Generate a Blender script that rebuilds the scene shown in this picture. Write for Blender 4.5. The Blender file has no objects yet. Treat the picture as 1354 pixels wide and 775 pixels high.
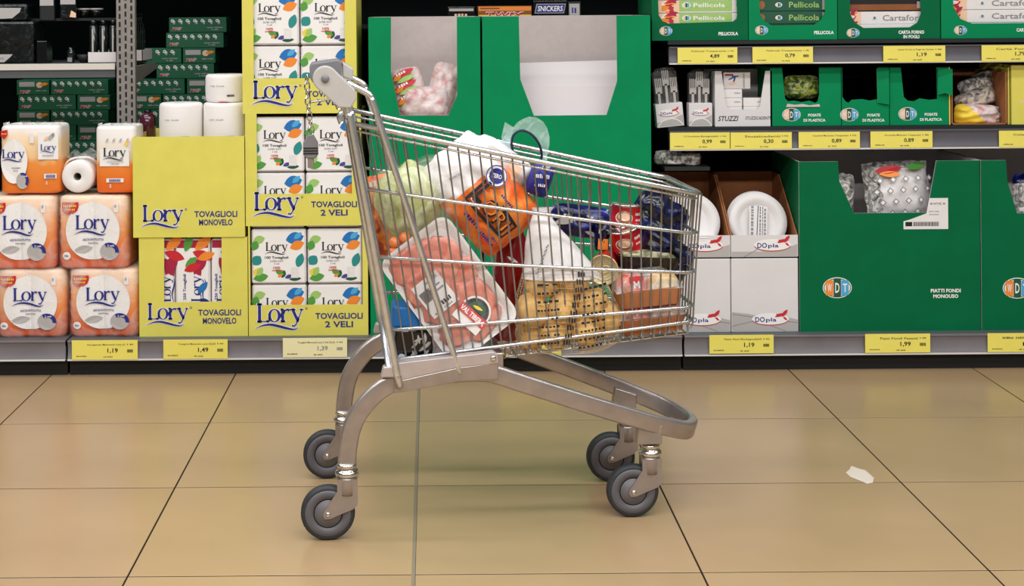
import bpy, bmesh, math, random
from mathutils import Vector, Matrix, noise
random.seed(7)
SC = bpy.context.scene
C = SC.collection

# ---------------------------------------------------------------- camera (level, lens shifted, slight roll)
F, H, PX, PY, ROLL = 2034.0, 1.18, 568.0, 13.0, 0.0075      # focal length in pixels, eye height in m, principal point
cam = bpy.data.cameras.new('camera'); cam.sensor_width = 36.0; cam.lens = 36.0*F/1354
cam.shift_x = (677-PX)/1354; cam.shift_y = -(387.5-PY)/1354; cam.clip_start = .05
camo = bpy.data.objects.new('camera', cam); C.objects.link(camo)
cr, sr = math.cos(ROLL), math.sin(ROLL)
camo.matrix_world = Matrix(((cr, sr, 0, 0), (0, 0, -1, 0), (-sr, cr, 0, H), (0, 0, 0, 1)))
SC.camera = camo
# ---------------------------------------------------------------- light: fluorescent strips over the aisle, and an added fill strip at left
W = bpy.data.worlds.new('world'); SC.world = W; W.use_nodes = True
W.node_tree.nodes['Background'].inputs[0].default_value = (.90, .97, 1, 1)
W.node_tree.nodes['Background'].inputs[1].default_value = .11
def strip(name, x, y, z, lx, ly, power, col=(1, .985, .975)):
    l = bpy.data.lights.new(name, 'AREA'); l.shape = 'RECTANGLE'; l.size = lx; l.size_y = ly
    l.energy = power; l.color = col
    o = bpy.data.objects.new(name, l); C.objects.link(o); o.location = (x, y, z); return o
strip('overhead_strip', 0.2, 3.55, 3.1, 7.0, .18, 62)
strip('overhead_strip', 0.2, 2.2, 3.1, 7.0, .45, 112)
strip('overhead_strip', 0.2, -.6, 3.1, 7.0, .45, 285)
strip('overhead_strip', -1.9, 4.75, 3.1, 2.2, .18, 26)  # added fill to brighten the dark green boxes, no known tube there
VS = SC.view_settings
SC.display_settings.display_device = 'sRGB'
VS.view_transform = 'Standard'; VS.look = 'None'; VS.exposure = 0.07; VS.gamma = 1.0; VS.use_curve_mapping = False

# ---------------------------------------------------------------- materials
def lin(h):
    h = h.lstrip('#'); o = []
    for i in (0, 2, 4):
        c = int(h[i:i+2], 16)/255; o.append(c/12.92 if c <= .04045 else ((c+.055)/1.055)**2.4)
    return (*o, 1)
def mat(name, col, rough=.6, metal=0, spec=.5, ns=0, na=.0, bs=0, ba=0, coat=0, bd=.004):
    m = bpy.data.materials.new(name); m.use_nodes = True
    nt = m.node_tree; N = nt.nodes; L = nt.links; b = N['Principled BSDF']
    b.inputs['Base Color'].default_value = lin(col); b.inputs['Roughness'].default_value = rough
    b.inputs['Metallic'].default_value = metal; b.inputs['Specular IOR Level'].default_value = spec
    if coat: b.inputs['Coat Weight'].default_value = coat; b.inputs['Coat Roughness'].default_value = .15
    if ns or bs: tc = N.new('ShaderNodeTexCoord')
    if ns:
        n = N.new('ShaderNodeTexNoise'); n.inputs['Scale'].default_value = ns; n.inputs['Detail'].default_value = 6
        L.new(tc.outputs['Object'], n.inputs['Vector'])
        r = N.new('ShaderNodeMapRange'); r.inputs[1].default_value = .3; r.inputs[2].default_value = .7
        r.inputs[3].default_value = 1-na; r.inputs[4].default_value = 1+na*.6
        L.new(n.outputs['Fac'], r.inputs[0])
        x = N.new('ShaderNodeMix'); x.data_type = 'RGBA'; x.blend_type = 'MULTIPLY'; x.inputs[0].default_value = 1
        x.inputs[6].default_value = lin(col); L.new(r.outputs[0], x.inputs[7]); L.new(x.outputs[2], b.inputs['Base Color'])
    if bs:
        n = N.new('ShaderNodeTexNoise'); n.inputs['Scale'].default_value = bs; n.inputs['Detail'].default_value = 5
        L.new(tc.outputs['Object'], n.inputs['Vector'])
        bu = N.new('ShaderNodeBump'); bu.inputs['Strength'].default_value = ba; bu.inputs['Distance'].default_value = bd
        L.new(n.outputs['Fac'], bu.inputs['Height']); L.new(bu.outputs[0], b.inputs['Normal'])
    return m
def ramp_mat(name, stops, scale, detail=5, rough=.5, axis=None, spec=.5, ba=0, dist=0, coords='Object'):
    """colour from a noise (axis None) or from a print gradient along an object axis"""
    m = bpy.data.materials.new(name); m.use_nodes = True
    nt = m.node_tree; N = nt.nodes; L = nt.links; b = N['Principled BSDF']
    b.inputs['Roughness'].default_value = rough; b.inputs['Specular IOR Level'].default_value = spec
    tc = N.new('ShaderNodeTexCoord'); cr_ = N.new('ShaderNodeValToRGB')
    e = cr_.color_ramp.elements
    while len(e) < len(stops): e.new(.5)
    for i, (p, c) in enumerate(stops): e[i].position = p; e[i].color = lin(c)
    n = N.new('ShaderNodeTexNoise'); n.inputs['Scale'].default_value = scale; n.inputs['Detail'].default_value = detail
    n.inputs['Distortion'].default_value = dist
    L.new(tc.outputs[coords], n.inputs['Vector'])
    if axis is None: L.new(n.outputs['Fac'], cr_.inputs[0])
    else:
        s = N.new('ShaderNodeSeparateXYZ'); L.new(tc.outputs['Generated'], s.inputs[0])
        a = N.new('ShaderNodeMath'); a.operation = 'MULTIPLY_ADD'; L.new(n.outputs['Fac'], a.inputs[0])
        a.inputs[1].default_value = .25; L.new(s.outputs[axis], a.inputs[2])
        a2 = N.new('ShaderNodeMath'); a2.operation = 'SUBTRACT'; L.new(a.outputs[0], a2.inputs[0]); a2.inputs[1].default_value = .125
        L.new(a2.outputs[0], cr_.inputs[0])
    L.new(cr_.outputs[0], b.inputs['Base Color'])
    if ba:
        bu = N.new('ShaderNodeBump'); bu.inputs['Strength'].default_value = ba; bu.inputs['Distance'].default_value = .004
        L.new(n.outputs['Fac'], bu.inputs['Height']); L.new(bu.outputs[0], b.inputs['Normal'])
    return m
def film_mat(name, col, lo, hi, scale, rough=.12):
    """thin clear plastic: mostly see-through, with hazy creases"""
    m = bpy.data.materials.new(name); m.use_nodes = True
    nt = m.node_tree; N = nt.nodes; L = nt.links; b = N['Principled BSDF']; out = N['Material Output']
    b.inputs['Base Color'].default_value = lin(col); b.inputs['Roughness'].default_value = rough
    t = N.new('ShaderNodeBsdfTransparent'); x = N.new('ShaderNodeMixShader')
    tc = N.new('ShaderNodeTexCoord'); n = N.new('ShaderNodeTexNoise'); n.inputs['Scale'].default_value = scale
    n.inputs['Detail'].default_value = 6; n.inputs['Distortion'].default_value = 1.5
    L.new(tc.outputs['Object'], n.inputs['Vector'])
    r = N.new('ShaderNodeMapRange'); r.inputs[1].default_value = .4; r.inputs[2].default_value = .72
    r.inputs[3].default_value = lo; r.inputs[4].default_value = hi
    L.new(n.outputs['Fac'], r.inputs[0]); L.new(r.outputs[0], x.inputs[0])
    bu = N.new('ShaderNodeBump'); bu.inputs['Strength'].default_value = .6; bu.inputs['Distance'].default_value = .006
    L.new(n.outputs['Fac'], bu.inputs['Height']); L.new(bu.outputs[0], b.inputs['Normal'])
    L.new(t.outputs[0], x.inputs[1]); L.new(b.outputs[0], x.inputs[2]); L.new(x.outputs[0], out.inputs[0])
    return m

M = {}
def dm(k, *a, **kw): M[k] = mat(k, *a, **kw)
dm('tile', '#ab906c', .27, spec=.45, ns=2.2, na=.10, bs=220, ba=.03)
dm('grout', '#2a2019', .9, spec=.1); dm('grout_grey', '#7d7460', .7)
dm('floor_far', '#b29670', .35)
dm('black', '#07090a', .6); dm('blackgloss', '#06080a', .2); dm('dark', '#14191b', .6, ns=6, na=.3)
dm('shade_black', '#05090a', .9, spec=.1)  # near-black colour standing in for the deep shade behind the goods
dm('rail', '#777377', .42, ns=9, na=.12); dm('rail_dark', '#55545c', .42, ns=9, na=.12)
dm('strip_white', '#d9d6d2', .5); dm('upright', '#8a8580', .5, ns=30, na=.15)
dm('shelf_grey', '#55585a', .5); dm('shelf_white', '#d8d2c8', .5)
dm('yellow', '#ddd45e', .55, ns=14, na=.05, bs=60, ba=.04); dm('yellow_in', '#c9bd6a', .7)
dm('tag', '#ecdf66', .5, ns=30, na=.03); dm('tag_pale', '#ece6b4', .5)
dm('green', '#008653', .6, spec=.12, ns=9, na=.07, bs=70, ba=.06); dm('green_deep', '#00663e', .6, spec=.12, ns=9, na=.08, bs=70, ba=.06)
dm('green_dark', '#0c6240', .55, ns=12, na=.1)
dm('inner_grey', '#ccc0bc', .8, ns=40, na=.05); dm('inner_white', '#d8d2d2', .7)
dm('white', '#e6e3e2', .55, ns=20, na=.03); dm('white_box', '#dcd9da', .55, ns=8, na=.04)
dm('print_white', '#f0eeec', .5); dm('print_black', '#15161c', .5); dm('print_navy', '#1c2480', .5); dm('print_grey', '#8c8a8e', .5)
dm('print_blue', '#1670b8', .5); dm('print_red', '#c8202a', .5); dm('print_orange', '#ef8a2a', .5); dm('print_green', '#4f9a3c', .5)
dm('print_lime', '#9cc46a', .5); dm('print_teal', '#1f8a86', .5); dm('print_dgreen', '#14533a', .5); dm('print_peach', '#f0c8a8', .5)
dm('print_sky', '#4aa8d8', .5); dm('print_yellow', '#f0cf3a', .5); dm('print_crimson', '#a81440', .5); dm('print_purple', '#4a3f90', .5)
dm('print_silver', '#b4b0ae', .4); dm('print_text', '#5c5a3a', .6)
dm('brown', '#a5673c', .8, ns=30, na=.1); dm('brown_dark', '#8a5230', .8, ns=30, na=.12)
dm('wire_shaded', '#929294', .38, metal=.85, ns=60, na=.15)  # same metal as the rails, darkened for upright wires that catch less light
dm('chrome', '#d9d7d3', .18, metal=1, ns=40, na=.08); dm('wire', '#d4d7da', .26, metal=.9, ns=60, na=.10)  # wire colour lightened to suggest rails mirroring the lights above
dm('zinc', '#aea6a4', .34, metal=.8, ns=25, na=.12); dm('zinc_light', '#bdb2af', .45, metal=.45, ns=25, na=.08)
dm('plastic_grey', '#b4b1ae', .5, ns=20, na=.04); dm('plastic_dark', '#77767a', .5)
dm('rubber', '#2b2e33', .6, ns=60, na=.2); dm('wheel', '#6b686c', .5, ns=50, na=.12); dm('wheel_ring', '#5b595e', .5)
dm('scrap', '#cfc4b6', .7)
dm('rim_navy', '#12163c', .4)
dm('paper', '#eae6e4', .85, bs=90, ba=.2); dm('card_core', '#9a938c', .9)
dm('wrapwhite', '#e4e0df', .3, bs=28, ba=.6, bd=.006)
dm('styro', '#e9e6e4', .5, bs=300, ba=.1)
M['meat'] = ramp_mat('meat', [(.3, '#c4604c'), (.5, '#d9806a'), (.7, '#e8a692')], 26, rough=.3, ba=.3, dist=1)
M['tp'] = ramp_mat('tp', [(.05, '#ea5e20'), (.35, '#f08a42'), (.66, '#f2b078'), (.97, '#f0d2b4')], 14, rough=.35, axis=2, ba=.2)
M['tp2'] = ramp_mat('tp2', [(.0, '#ef7a28'), (.42, '#f29440'), (.5, '#f0c890'), (.78, '#f0d4ac'), (.92, '#ece6e2')], 14, rough=.35, axis=2, ba=.15)
M['tp3'] = ramp_mat('tp3', [(.0, '#ee6a22'), (.42, '#f08a34'), (.52, '#e9d9b8'), (.8, '#eae4e0')], 8, rough=.35, axis=2, ba=.15)
M['film'] = film_mat('film', '#f4f0ec', .03, .34, 16)
M['cling'] = film_mat('cling', '#f4f0ec', .03, .16, 14, .08)
M['film_thin'] = film_mat('film_thin', '#eef4f2', .12, .5, 22)
M['film_aqua'] = film_mat('film_aqua', '#c8e0dc', .38, .8, 24)
M['film_bag'] = film_mat('film_bag', '#dfe4d8', .05, .36, 14)
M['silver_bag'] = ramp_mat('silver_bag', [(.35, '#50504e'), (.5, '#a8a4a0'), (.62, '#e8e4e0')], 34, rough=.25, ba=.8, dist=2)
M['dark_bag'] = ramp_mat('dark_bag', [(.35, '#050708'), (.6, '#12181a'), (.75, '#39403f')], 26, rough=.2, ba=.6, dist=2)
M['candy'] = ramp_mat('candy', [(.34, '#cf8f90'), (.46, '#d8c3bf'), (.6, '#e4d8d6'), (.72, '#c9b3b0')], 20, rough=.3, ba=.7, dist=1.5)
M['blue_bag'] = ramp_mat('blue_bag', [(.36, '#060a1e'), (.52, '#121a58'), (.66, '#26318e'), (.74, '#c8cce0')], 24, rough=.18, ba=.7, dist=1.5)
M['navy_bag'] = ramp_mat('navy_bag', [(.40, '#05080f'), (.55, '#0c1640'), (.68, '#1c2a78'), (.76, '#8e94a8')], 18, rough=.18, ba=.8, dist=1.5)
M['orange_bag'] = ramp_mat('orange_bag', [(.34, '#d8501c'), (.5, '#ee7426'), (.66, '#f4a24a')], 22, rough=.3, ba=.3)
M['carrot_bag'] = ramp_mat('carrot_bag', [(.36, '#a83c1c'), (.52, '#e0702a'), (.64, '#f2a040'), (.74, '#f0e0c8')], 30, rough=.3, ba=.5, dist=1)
M['cabbage'] = ramp_mat('cabbage', [(.34, '#a8b060'), (.5, '#c6cd90'), (.66, '#dfe3c2')], 12, rough=.45, ba=.5, dist=2)
M['potato'] = ramp_mat('potato', [(.3, '#c8964e'), (.5, '#e2b468'), (.7, '#f0cc90')], 16, rough=.6, ba=.15)
M['apple_red'] = ramp_mat('apple_red', [(.35, '#c83a2a'), (.55, '#dc6038'), (.72, '#eeb050')], 10, rough=.3)
M['apple_yellow'] = ramp_mat('apple_yellow', [(.35, '#d89040'), (.55, '#eabf5c'), (.72, '#f0d67c')], 10, rough=.3)
M['tomato'] = ramp_mat('tomato', [(.4, '#d86a3a'), (.6, '#ec8a50')], 8, rough=.25)
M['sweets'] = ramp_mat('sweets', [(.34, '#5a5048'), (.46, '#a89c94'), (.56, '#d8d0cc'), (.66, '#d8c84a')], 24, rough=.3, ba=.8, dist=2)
M['cutlery_bag'] = ramp_mat('cutlery_bag', [(.36, '#203c26'), (.48, '#6a8a3a'), (.56, '#c8c04a'), (.64, '#4a5a8a'), (.74, '#98a0a8')], 30, rough=.3, ba=.6, dist=2)
M['noodle'] = ramp_mat('noodle', [(.4, '#6a6a4a'), (.55, '#b8b088'), (.7, '#d8d4c0')], 60, rough=.4, ba=.6)
M['gold'] = mat('gold', '#dccb98', .35, metal=.35, ns=20, na=.08)
M['redcan'] = mat('redcan', '#c01c22', .25, metal=.1); M['cola'] = mat('cola', '#8a0c14', .2, ns=5, na=.2, coat=.4)
M['net'] = mat('net', '#d9c7a2', .6)
M['purple_glass'] = mat('purple_glass', '#4a1428', .15, coat=.5)
M['bottle_dark'] = mat('bottle_dark', '#101814', .12, coat=.6)

# ---------------------------------------------------------------- mesh tools
_tc = {}
def glyphs(s, bold, shear):
    k = (s, bold, shear)
    if k not in _tc:
        c = bpy.data.curves.new('t', 'FONT'); c.body = s; c.size = 1; c.offset = bold; c.shear = shear
        c.resolution_u = 2; c.fill_mode = 'FRONT'
        o = bpy.data.objects.new('t', c); C.objects.link(o)
        me = bpy.data.meshes.new_from_object(o.evaluated_get(bpy.context.evaluated_depsgraph_get()))
        vs = [(v.co.x, v.co.y) for v in me.vertices]; fs = [tuple(p.vertices) for p in me.polygons]
        bpy.data.objects.remove(o); bpy.data.curves.remove(c); bpy.data.meshes.remove(me)
        x0 = min(v[0] for v in vs); x1 = max(v[0] for v in vs); y0 = min(v[1] for v in vs); y1 = max(v[1] for v in vs)
        _tc[k] = ([((x-x0)/(x1-x0)-.5, (y-y0)/(y1-y0)-.5) for x, y in vs], fs, (x1-x0)/(y1-y0))
    return _tc[k]
def catmull(p, k=6, closed=False):
    p = [Vector(q) for q in p]; n = len(p); out = []
    for i in range(n if closed else n-1):
        a = p[i-1] if (i > 0 or closed) else p[0]*2-p[1]
        b = p[i]; c = p[(i+1) % n]; d = p[(i+2) % n] if (i+2 < n or closed) else p[-1]*2-p[-2]
        for j in range(k):
            t = j/k
            out.append(.5*((2*b)+(c-a)*t+(2*a-5*b+4*c-d)*t*t+(3*b-a-3*c+d)*t**3))
    if not closed: out.append(p[-1])
    return out
class MB:
    def __init__(s): s.v = []; s.f = []; s.m = []; s.s = []; s.mats = []; s.M = Matrix()
    def mi(s, mt):
        mt = M[mt] if isinstance(mt, str) else mt
        if mt not in s.mats: s.mats.append(mt)
        return s.mats.index(mt)
    def add(s, vs, fs, mt, smooth=False):
        o = len(s.v); s.v += [s.M @ Vector(v) for v in vs]
        many = isinstance(mt, list)
        for i, f in enumerate(fs):
            s.f.append([o+j for j in f]); s.m.append(s.mi(mt[i] if many else mt)); s.s.append(smooth)
        return s
    def box(s, x0, x1, y0, y1, z0, z1, mt):      # mt: one, or six for -x +x -y +y -z +z
        vs = [(x, y, z) for x in (x0, x1) for y in (y0, y1) for z in (z0, z1)]
        return s.add(vs, [(0, 1, 3, 2), (4, 6, 7, 5), (0, 4, 5, 1), (2, 3, 7, 6), (0, 2, 6, 4), (1, 5, 7, 3)], mt)
    def prism(s, pts, y0, y1, m0, m1=None):       # outline in x,z pushed from y0 (front, m0) to y1
        m1 = m1 or m0; n = len(pts)
        vs = [(x, y0, z) for x, z in pts]+[(x, y1, z) for x, z in pts]
        fs = [tuple(range(n)), tuple(range(2*n-1, n-1, -1))]+[(i, (i+1) % n+0, (i+1) % n+n, i+n)[::-1] for i in range(n)]
        return s.add(vs, fs, [m0]+[m1]*(n+1))
    def tube(s, pts, r, mt, n=8, closed=False, sec=None, n0=None):
        pts = [Vector(p) for p in pts]; k = len(pts)
        T = []
        for i in range(k):
            a = pts[i-1] if (i > 0 or closed) else pts[i]; b = pts[(i+1) % k] if (i < k-1 or closed) else pts[i]
            T.append((b-a).normalized())
        nn = Vector(n0) if n0 else (Vector((0, 0, 1)) if abs(T[0].z) < .9 else Vector((1, 0, 0)))
        vs = []
        for i in range(k):
            t = T[i]; nn = (nn-t*nn.dot(t)).normalized(); bb = t.cross(nn)
            rr = r[i] if isinstance(r, (list, tuple)) else r
            S = sec if sec else [(rr*math.cos(2*math.pi*j/n), rr*math.sin(2*math.pi*j/n)) for j in range(n)]
            vs += [pts[i]+nn*a+bb*b for a, b in S]
        n = len(S); fs = []
        for i in range(k if closed else k-1):
            for j in range(n):
                a = i*n; b = ((i+1) % k)*n; fs.append((a+j, b+j, b+(j+1) % n, a+(j+1) % n)[::-1])
        s.add(vs, fs, mt, True)
        if not closed:
            o = len(s.v)-len(vs)
            s.f += [[o+j for j in range(n)], [o+(k-1)*n+j for j in range(n-1, -1, -1)]]; s.m += [s.mi(mt)]*2; s.s += [False]*2
        return s
    def lathe(s, prof, mt, n=24, smooth=True, sx=1, sy=1):   # (r,z) about z
        vs = [(r*math.cos(2*math.pi*j/n)*sx, r*math.sin(2*math.pi*j/n)*sy, z) for r, z in prof for j in range(n)]
        k = len(prof); fs = [(i*n+j, i*n+(j+1) % n, (i+1)*n+(j+1) % n, (i+1)*n+j) for i in range(k-1) for j in range(n)]
        mts = mt
        if isinstance(mt, list): mts = [mt[i] for i in range(k-1) for j in range(n)]
        return s.add(vs, fs, mts, smooth)
    def ball(s, c, r, mt, nu=14, nv=9, nz=0, seed=0, sq=1.0):
        c = Vector(c); vs = []; fs = []
        for i in range(nv+1):
            ph = math.pi*i/nv
            for j in range(nu):
                th = 2*math.pi*j/nu
                d = Vector((math.sin(ph)*math.cos(th), math.sin(ph)*math.sin(th), math.cos(ph)))
                k = 1+(nz*noise.noise(d*2.2+Vector((seed*3.1, seed, 0))) if nz else 0)
                if sq != 1: d = Vector([math.copysign(abs(q)**sq, q) for q in d])
                vs.append(c+Vector((d.x*r[0], d.y*r[1], d.z*r[2]))*k)
        for i in range(nv):
            for j in range(nu): fs.append((i*nu+j, (i+1)*nu+j, (i+1)*nu+(j+1) % nu, i*nu+(j+1) % nu))
        return s.add(vs, fs, mt, True)
    def pouch(s, w, h, d, mt, n=14, wr=.35, seed=0, matfn=None, rc=.1):
        """pillow bag in the x,z plane, bulging along y, creased by noise"""
        vs = []; fs = []; ms = []
        def f(u, v): return (max(0, 1-abs(u)**2.6)**.62)*(max(0, 1-abs(v)**2.6)**.62)
        for sg in (-1, 1):
            for i in range(n+1):
                for j in range(n+1):
                    u = -1+2*j/n; v = -1+2*i/n; q = f(u, v)
                    k = noise.noise(Vector((u*2.3+seed*5.7, v*2.3, sg+seed)))+.5*noise.noise(Vector((u*5+seed, v*5+seed, sg)))
                    e = 1+.05*noise.noise(Vector((u*3, v*3, seed*2.0)))
                    e *= 1-rc*u*u*v*v*v*v-rc*u*u*u*u*v*v
                    vs.append((u*w/2*e*(1-.07*(1-v*v)), sg*d/2*(q+wr*k*q**.5), v*h/2*e*(1-.07*(1-u*u))))
            o = 0 if sg < 0 else (n+1)**2
            for i in range(n):
                for j in range(n):
                    a = o+i*(n+1)+j; q = (a, a+1, a+n+2, a+n+1)
                    fs.append(q if sg < 0 else q[::-1])
                    ms.append(matfn((j+.5)/n*2-1, (i+.5)/n*2-1) if matfn else mt)
        return s.add(vs, fs, ms, True)
    # ---- flat print in the x,z plane, each layer a hair further to the front (-y)
    def poly(s, pts, mt, l=1):
        s.k = getattr(s, 'k', 0)+1; y = -.0005*l-.000008*(s.k % 50)
        return s.add([(x, y, z) for x, z in pts], [tuple(range(len(pts)))], mt)
    def rect(s, x0, x1, z0, z1, mt, l=1): return s.poly([(x0, z0), (x1, z0), (x1, z1), (x0, z1)], mt, l)
    def oval(s, cx, cz, rx, rz, mt, l=1, n=28): return s.poly([(cx+rx*math.cos(2*math.pi*i/n), cz+rz*math.sin(2*math.pi*i/n)) for i in range(n)], mt, l)
    def ring(s, cx, cz, rx, rz, t, mt, l=1, a0=0, a1=360, n=28):
        A_ = [math.radians(a0+(a1-a0)*i/n) for i in range(n+1)]
        vs = [(cx+(rx-k*t)*math.cos(a), -.0005*l, cz+(rz-k*t)*math.sin(a)) for a in A_ for k in (0, 1)]
        return s.add(vs, [(2*i, 2*i+2, 2*i+3, 2*i+1)[::-1] for i in range(n)], mt)
    def text(s, t, cx, cz, w, h, mt, l=1, bold=.012, shear=0, rot=0):
        if t[0] == '~':                                   # print too fine to read: a row of small strokes
            rnd = random.Random(len(t)*7+int(abs(cx)*1e4)); c, q = math.cos(rot), math.sin(rot); n = len(t)-1
            for i in range(n):
                if t[i+1] == ' ': continue
                x0 = -w/2+w*i/n; x1 = x0+w/n*rnd.uniform(.5, .8); z1 = h*rnd.uniform(.2, .5)
                s.poly([(cx+x*c-z*q, cz+x*q+z*c) for x, z in ((x0, -h*.45), (x1, -h*.45), (x1, z1), (x0, z1))], mt, l)
            return s
        vs, fs, asp = glyphs(t, bold, shear)
        if w is None: w = asp*h
        c, q = math.cos(rot), math.sin(rot)
        return s.add([(cx+x*w*c-y*h*q, -.0005*l, cz+x*w*q+y*h*c) for x, y in vs], fs, mt)
    def stroke(s, pts, wd, mt, l=1, grow=0):
        pts = [Vector((p[0], p[1])) for p in pts]; vs = []; k = len(pts)
        for i in range(k):
            t = (pts[min(i+1, k-1)]-pts[max(i-1, 0)]).normalized(); nn = Vector((-t.y, t.x))
            p = pts[i]-(t*grow if i == 0 else Vector((0, 0)))+(t*grow if i == k-1 else Vector((0, 0)))
            ww = (wd[i] if isinstance(wd, (list, tuple)) else wd)/2+grow
            vs += [(p.x-nn.x*ww, -.0005*l, p.y-nn.y*ww), (p.x+nn.x*ww, -.0005*l, p.y+nn.y*ww)]
        return s.add(vs, [(2*i, 2*i+2, 2*i+3, 2*i+1) for i in range(k-1)], mt)
    def leaf(s, x, z, ln, wd, ang, mt, l=1):
        c, q = math.cos(math.radians(ang)), math.sin(math.radians(ang)); P_ = []
        for i in range(9): t = i/8; P_.append((ln*t, wd*math.sin(math.pi*t)**.8/2))
        for i in range(7, 0, -1): t = i/8; P_.append((ln*t, -wd*math.sin(math.pi*t)**.8/2))
        return s.poly([(x+a*c-b*q, z+a*q+b*c) for a, b in P_], mt, l)
    def lory(s, cx, cz, w, mt, l=2, halo=None, swoosh=None):
        k = w/2.62; ox = cx-1.27*k; oz = cz-.28*k
        arc = lambda c, rx, rz, a0, a1, n=10: [(c[0]+rx*math.cos(math.radians(a0+(a1-a0)*i/n)), c[1]+rz*math.sin(math.radians(a0+(a1-a0)*i/n))) for i in range(n+1)]
        st = [([(.14, .0), (.14, 1)], .17), ([(.0, .97), (.29, .97)], .06), ([(.0, .03), (.66, .03)], .06), ([(.55, .03), (.66, .06), (.7, .3)], [.1, .09, .02]),
              ([(1.42, .0), (1.42, .7)], .16), ([(1.3, .68), (1.42, .68)], .05), ([(1.3, .03), (1.58, .03)], .05), ([(1.46, .48), (1.56, .62), (1.68, .68), (1.8, .62)], [.06, .08, .12, .15]),
              ([(1.96, .7), (2.12, .34), (2.27, .02)], [.16, .16, .15]), ([(1.86, .68), (2.14, .68)], .05), ([(2.34, .68), (2.58, .68)], .05),
              ([(2.48, .68), (2.3, .2), (2.18, -.1), (2.06, -.24), (1.92, -.2)], [.06, .06, .07, .09, .1])]
        for p, wd in st:
            q = [(ox+x*k, oz+z*k) for x, z in p]; wk = [a*k for a in wd] if isinstance(wd, list) else wd*k
            if halo: s.stroke(q, wk, halo, l-1, .035*k)
            s.stroke(q, wk, mt, l)
        n = 20
        for (g, mm, ll) in (((.04, halo, l-1),) if halo else ())+((0, mt, l),):
            vs = []
            for i in range(n+1):
                a = 2*math.pi*i/n
                vs += [(ox+k*(.96+(.35+g)*math.cos(a)), -.0005*ll, oz+k*(.35+(.37+g)*math.sin(a))), (ox+k*(.96+(.19-g)*math.cos(a)), -.0005*ll, oz+k*(.35+(.32-g)*math.sin(a)))]
            s.add(vs, [(2*i, 2*i+2, 2*i+3, 2*i+1) for i in range(n)], mm)
        sw = catmull([(-.1, -.36, 0), (.3, -.2, 0), (.75, -.15, 0), (1.2, -.24, 0), (1.65, -.36, 0), (2.05, -.42, 0), (2.3, -.3, 0)], 3)
        q = [(ox+p.x*k, oz+p.y*k) for p in sw]; nn = len(q)
        wk = [k*(.02+.13*math.sin(math.pi*i/(nn-1))**1.2) for i in range(nn)]
        if halo: s.stroke(q, wk, halo, l-1, .035*k)
        s.stroke(q, wk, swoosh or mt, l)
    def wdt(s, cx, cz, w, dim=False):
        h = w*.72
        s.oval(cx, cz, w/2, h/2, 'print_white', 1); s.ring(cx, cz, w*.47, h*.46, w*.025, 'print_dgreen', 2)
        for i, (mt, ch) in enumerate((('print_peach' if dim else 'print_orange', 'W'), ('print_dgreen', 'D'), ('print_sky', 'T'))):
            x = cx+(i-1)*w*.265; hh = h*(.36 if i != 1 else .44)
            s.rect(x-w*.125, x+w*.125, cz-hh, cz+hh, mt, 3)
            s.text(ch, x, cz, w*.15, hh*1.1, 'print_white', 4, .02)
    def dopla(s, cx, cz, w):
        h = w*.33
        s.oval(cx, cz, w*.5, h*.5, 'print_white', 2); s.ring(cx, cz, w*.5, h*.5, w*.02, 'print_red', 3, 190, 350)
        s.text('DO', cx-w*.28, cz-h*.02, w*.26, h*.42, 'print_navy', 3, .02); s.text('pla', cx+w*.02, cz-h*.08, w*.28, h*.4, 'print_navy', 3, .015)
        s.leaf(cx+w*.12, cz+h*.2, w*.26, w*.08, 20, 'print_red', 4); s.leaf(cx+w*.3, cz+h*.2, w*.25, w*.09, 50, 'print_red', 4); s.leaf(cx+w*.3, cz+h*.25, w*.16, w*.06, 160, 'print_red', 4)
        s.leaf(cx+w*.34, cz+h*.2, w*.14, w*.05, -40, 'print_red', 4)
    def barcode(s, x0, x1, z0, z1, mt='print_black', l=3, n=14):
        x = x0; rnd = random.Random(int(x0*1e4))
        while x < x1: q = (x1-x0)/n*rnd.uniform(.3, 1); s.rect(x, min(x+q*.6, x1), z0, z1, mt, l); x += q
    def warp(s, fn): s.v = [Vector(fn(v)) for v in s.v]; return s
    def build(s, name, parent=None, loc=(0, 0, 0), rot=None, label=None, bevel=0, seg=2):
        me = bpy.data.meshes.new(name); me.from_pydata([tuple(v) for v in s.v], [], s.f)
        for m in s.mats: me.materials.append(m)
        me.polygons.foreach_set('material_index', s.m); me.polygons.foreach_set('use_smooth', s.s); me.update()
        o = bpy.data.objects.new(name, me); C.objects.link(o)
        if parent: o.parent = parent
        o.matrix_basis = Matrix.Translation(Vector(loc)) @ (rot.to_4x4() if rot else Matrix())
        if label: o['label'] = label
        if bevel:
            b = o.modifiers.new('bevel', 'BEVEL'); b.width = bevel; b.segments = seg; b.limit_method = 'ANGLE'; b.angle_limit = .7
        return o
def thing(name, label, cat, loc=(0, 0, 0), rot=None, group=None, base=None):
    o = bpy.data.objects.new(name, None); C.objects.link(o); o.empty_display_size = .05
    o.matrix_basis = (base or Matrix()) @ Matrix.Translation(Vector(loc)) @ (rot.to_4x4() if rot else Matrix())
    return tag(o, label, cat, group)
def tag(o, label, cat, group=None):
    o['label'] = label; o['category'] = cat
    if group: o['group'] = group
    return o
def struct(o): o['kind'] = 'structure'; return o
def dup(o, M_=None, label=None, group=None, parent=None):
    r = o.copy(); C.objects.link(r)
    if parent is not None: r.parent = parent
    if M_ is not None: r.matrix_basis = M_
    if label: r['label'] = label
    if group: r['group'] = group
    for ch in o.children:
        dup(ch, parent=r)
    return r
RY = lambda d: Matrix.Rotation(math.radians(d), 3, 'Y')
RX = lambda d: Matrix.Rotation(math.radians(d), 3, 'X')
RZ = lambda d: Matrix.Rotation(math.radians(d), 3, 'Z')
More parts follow.
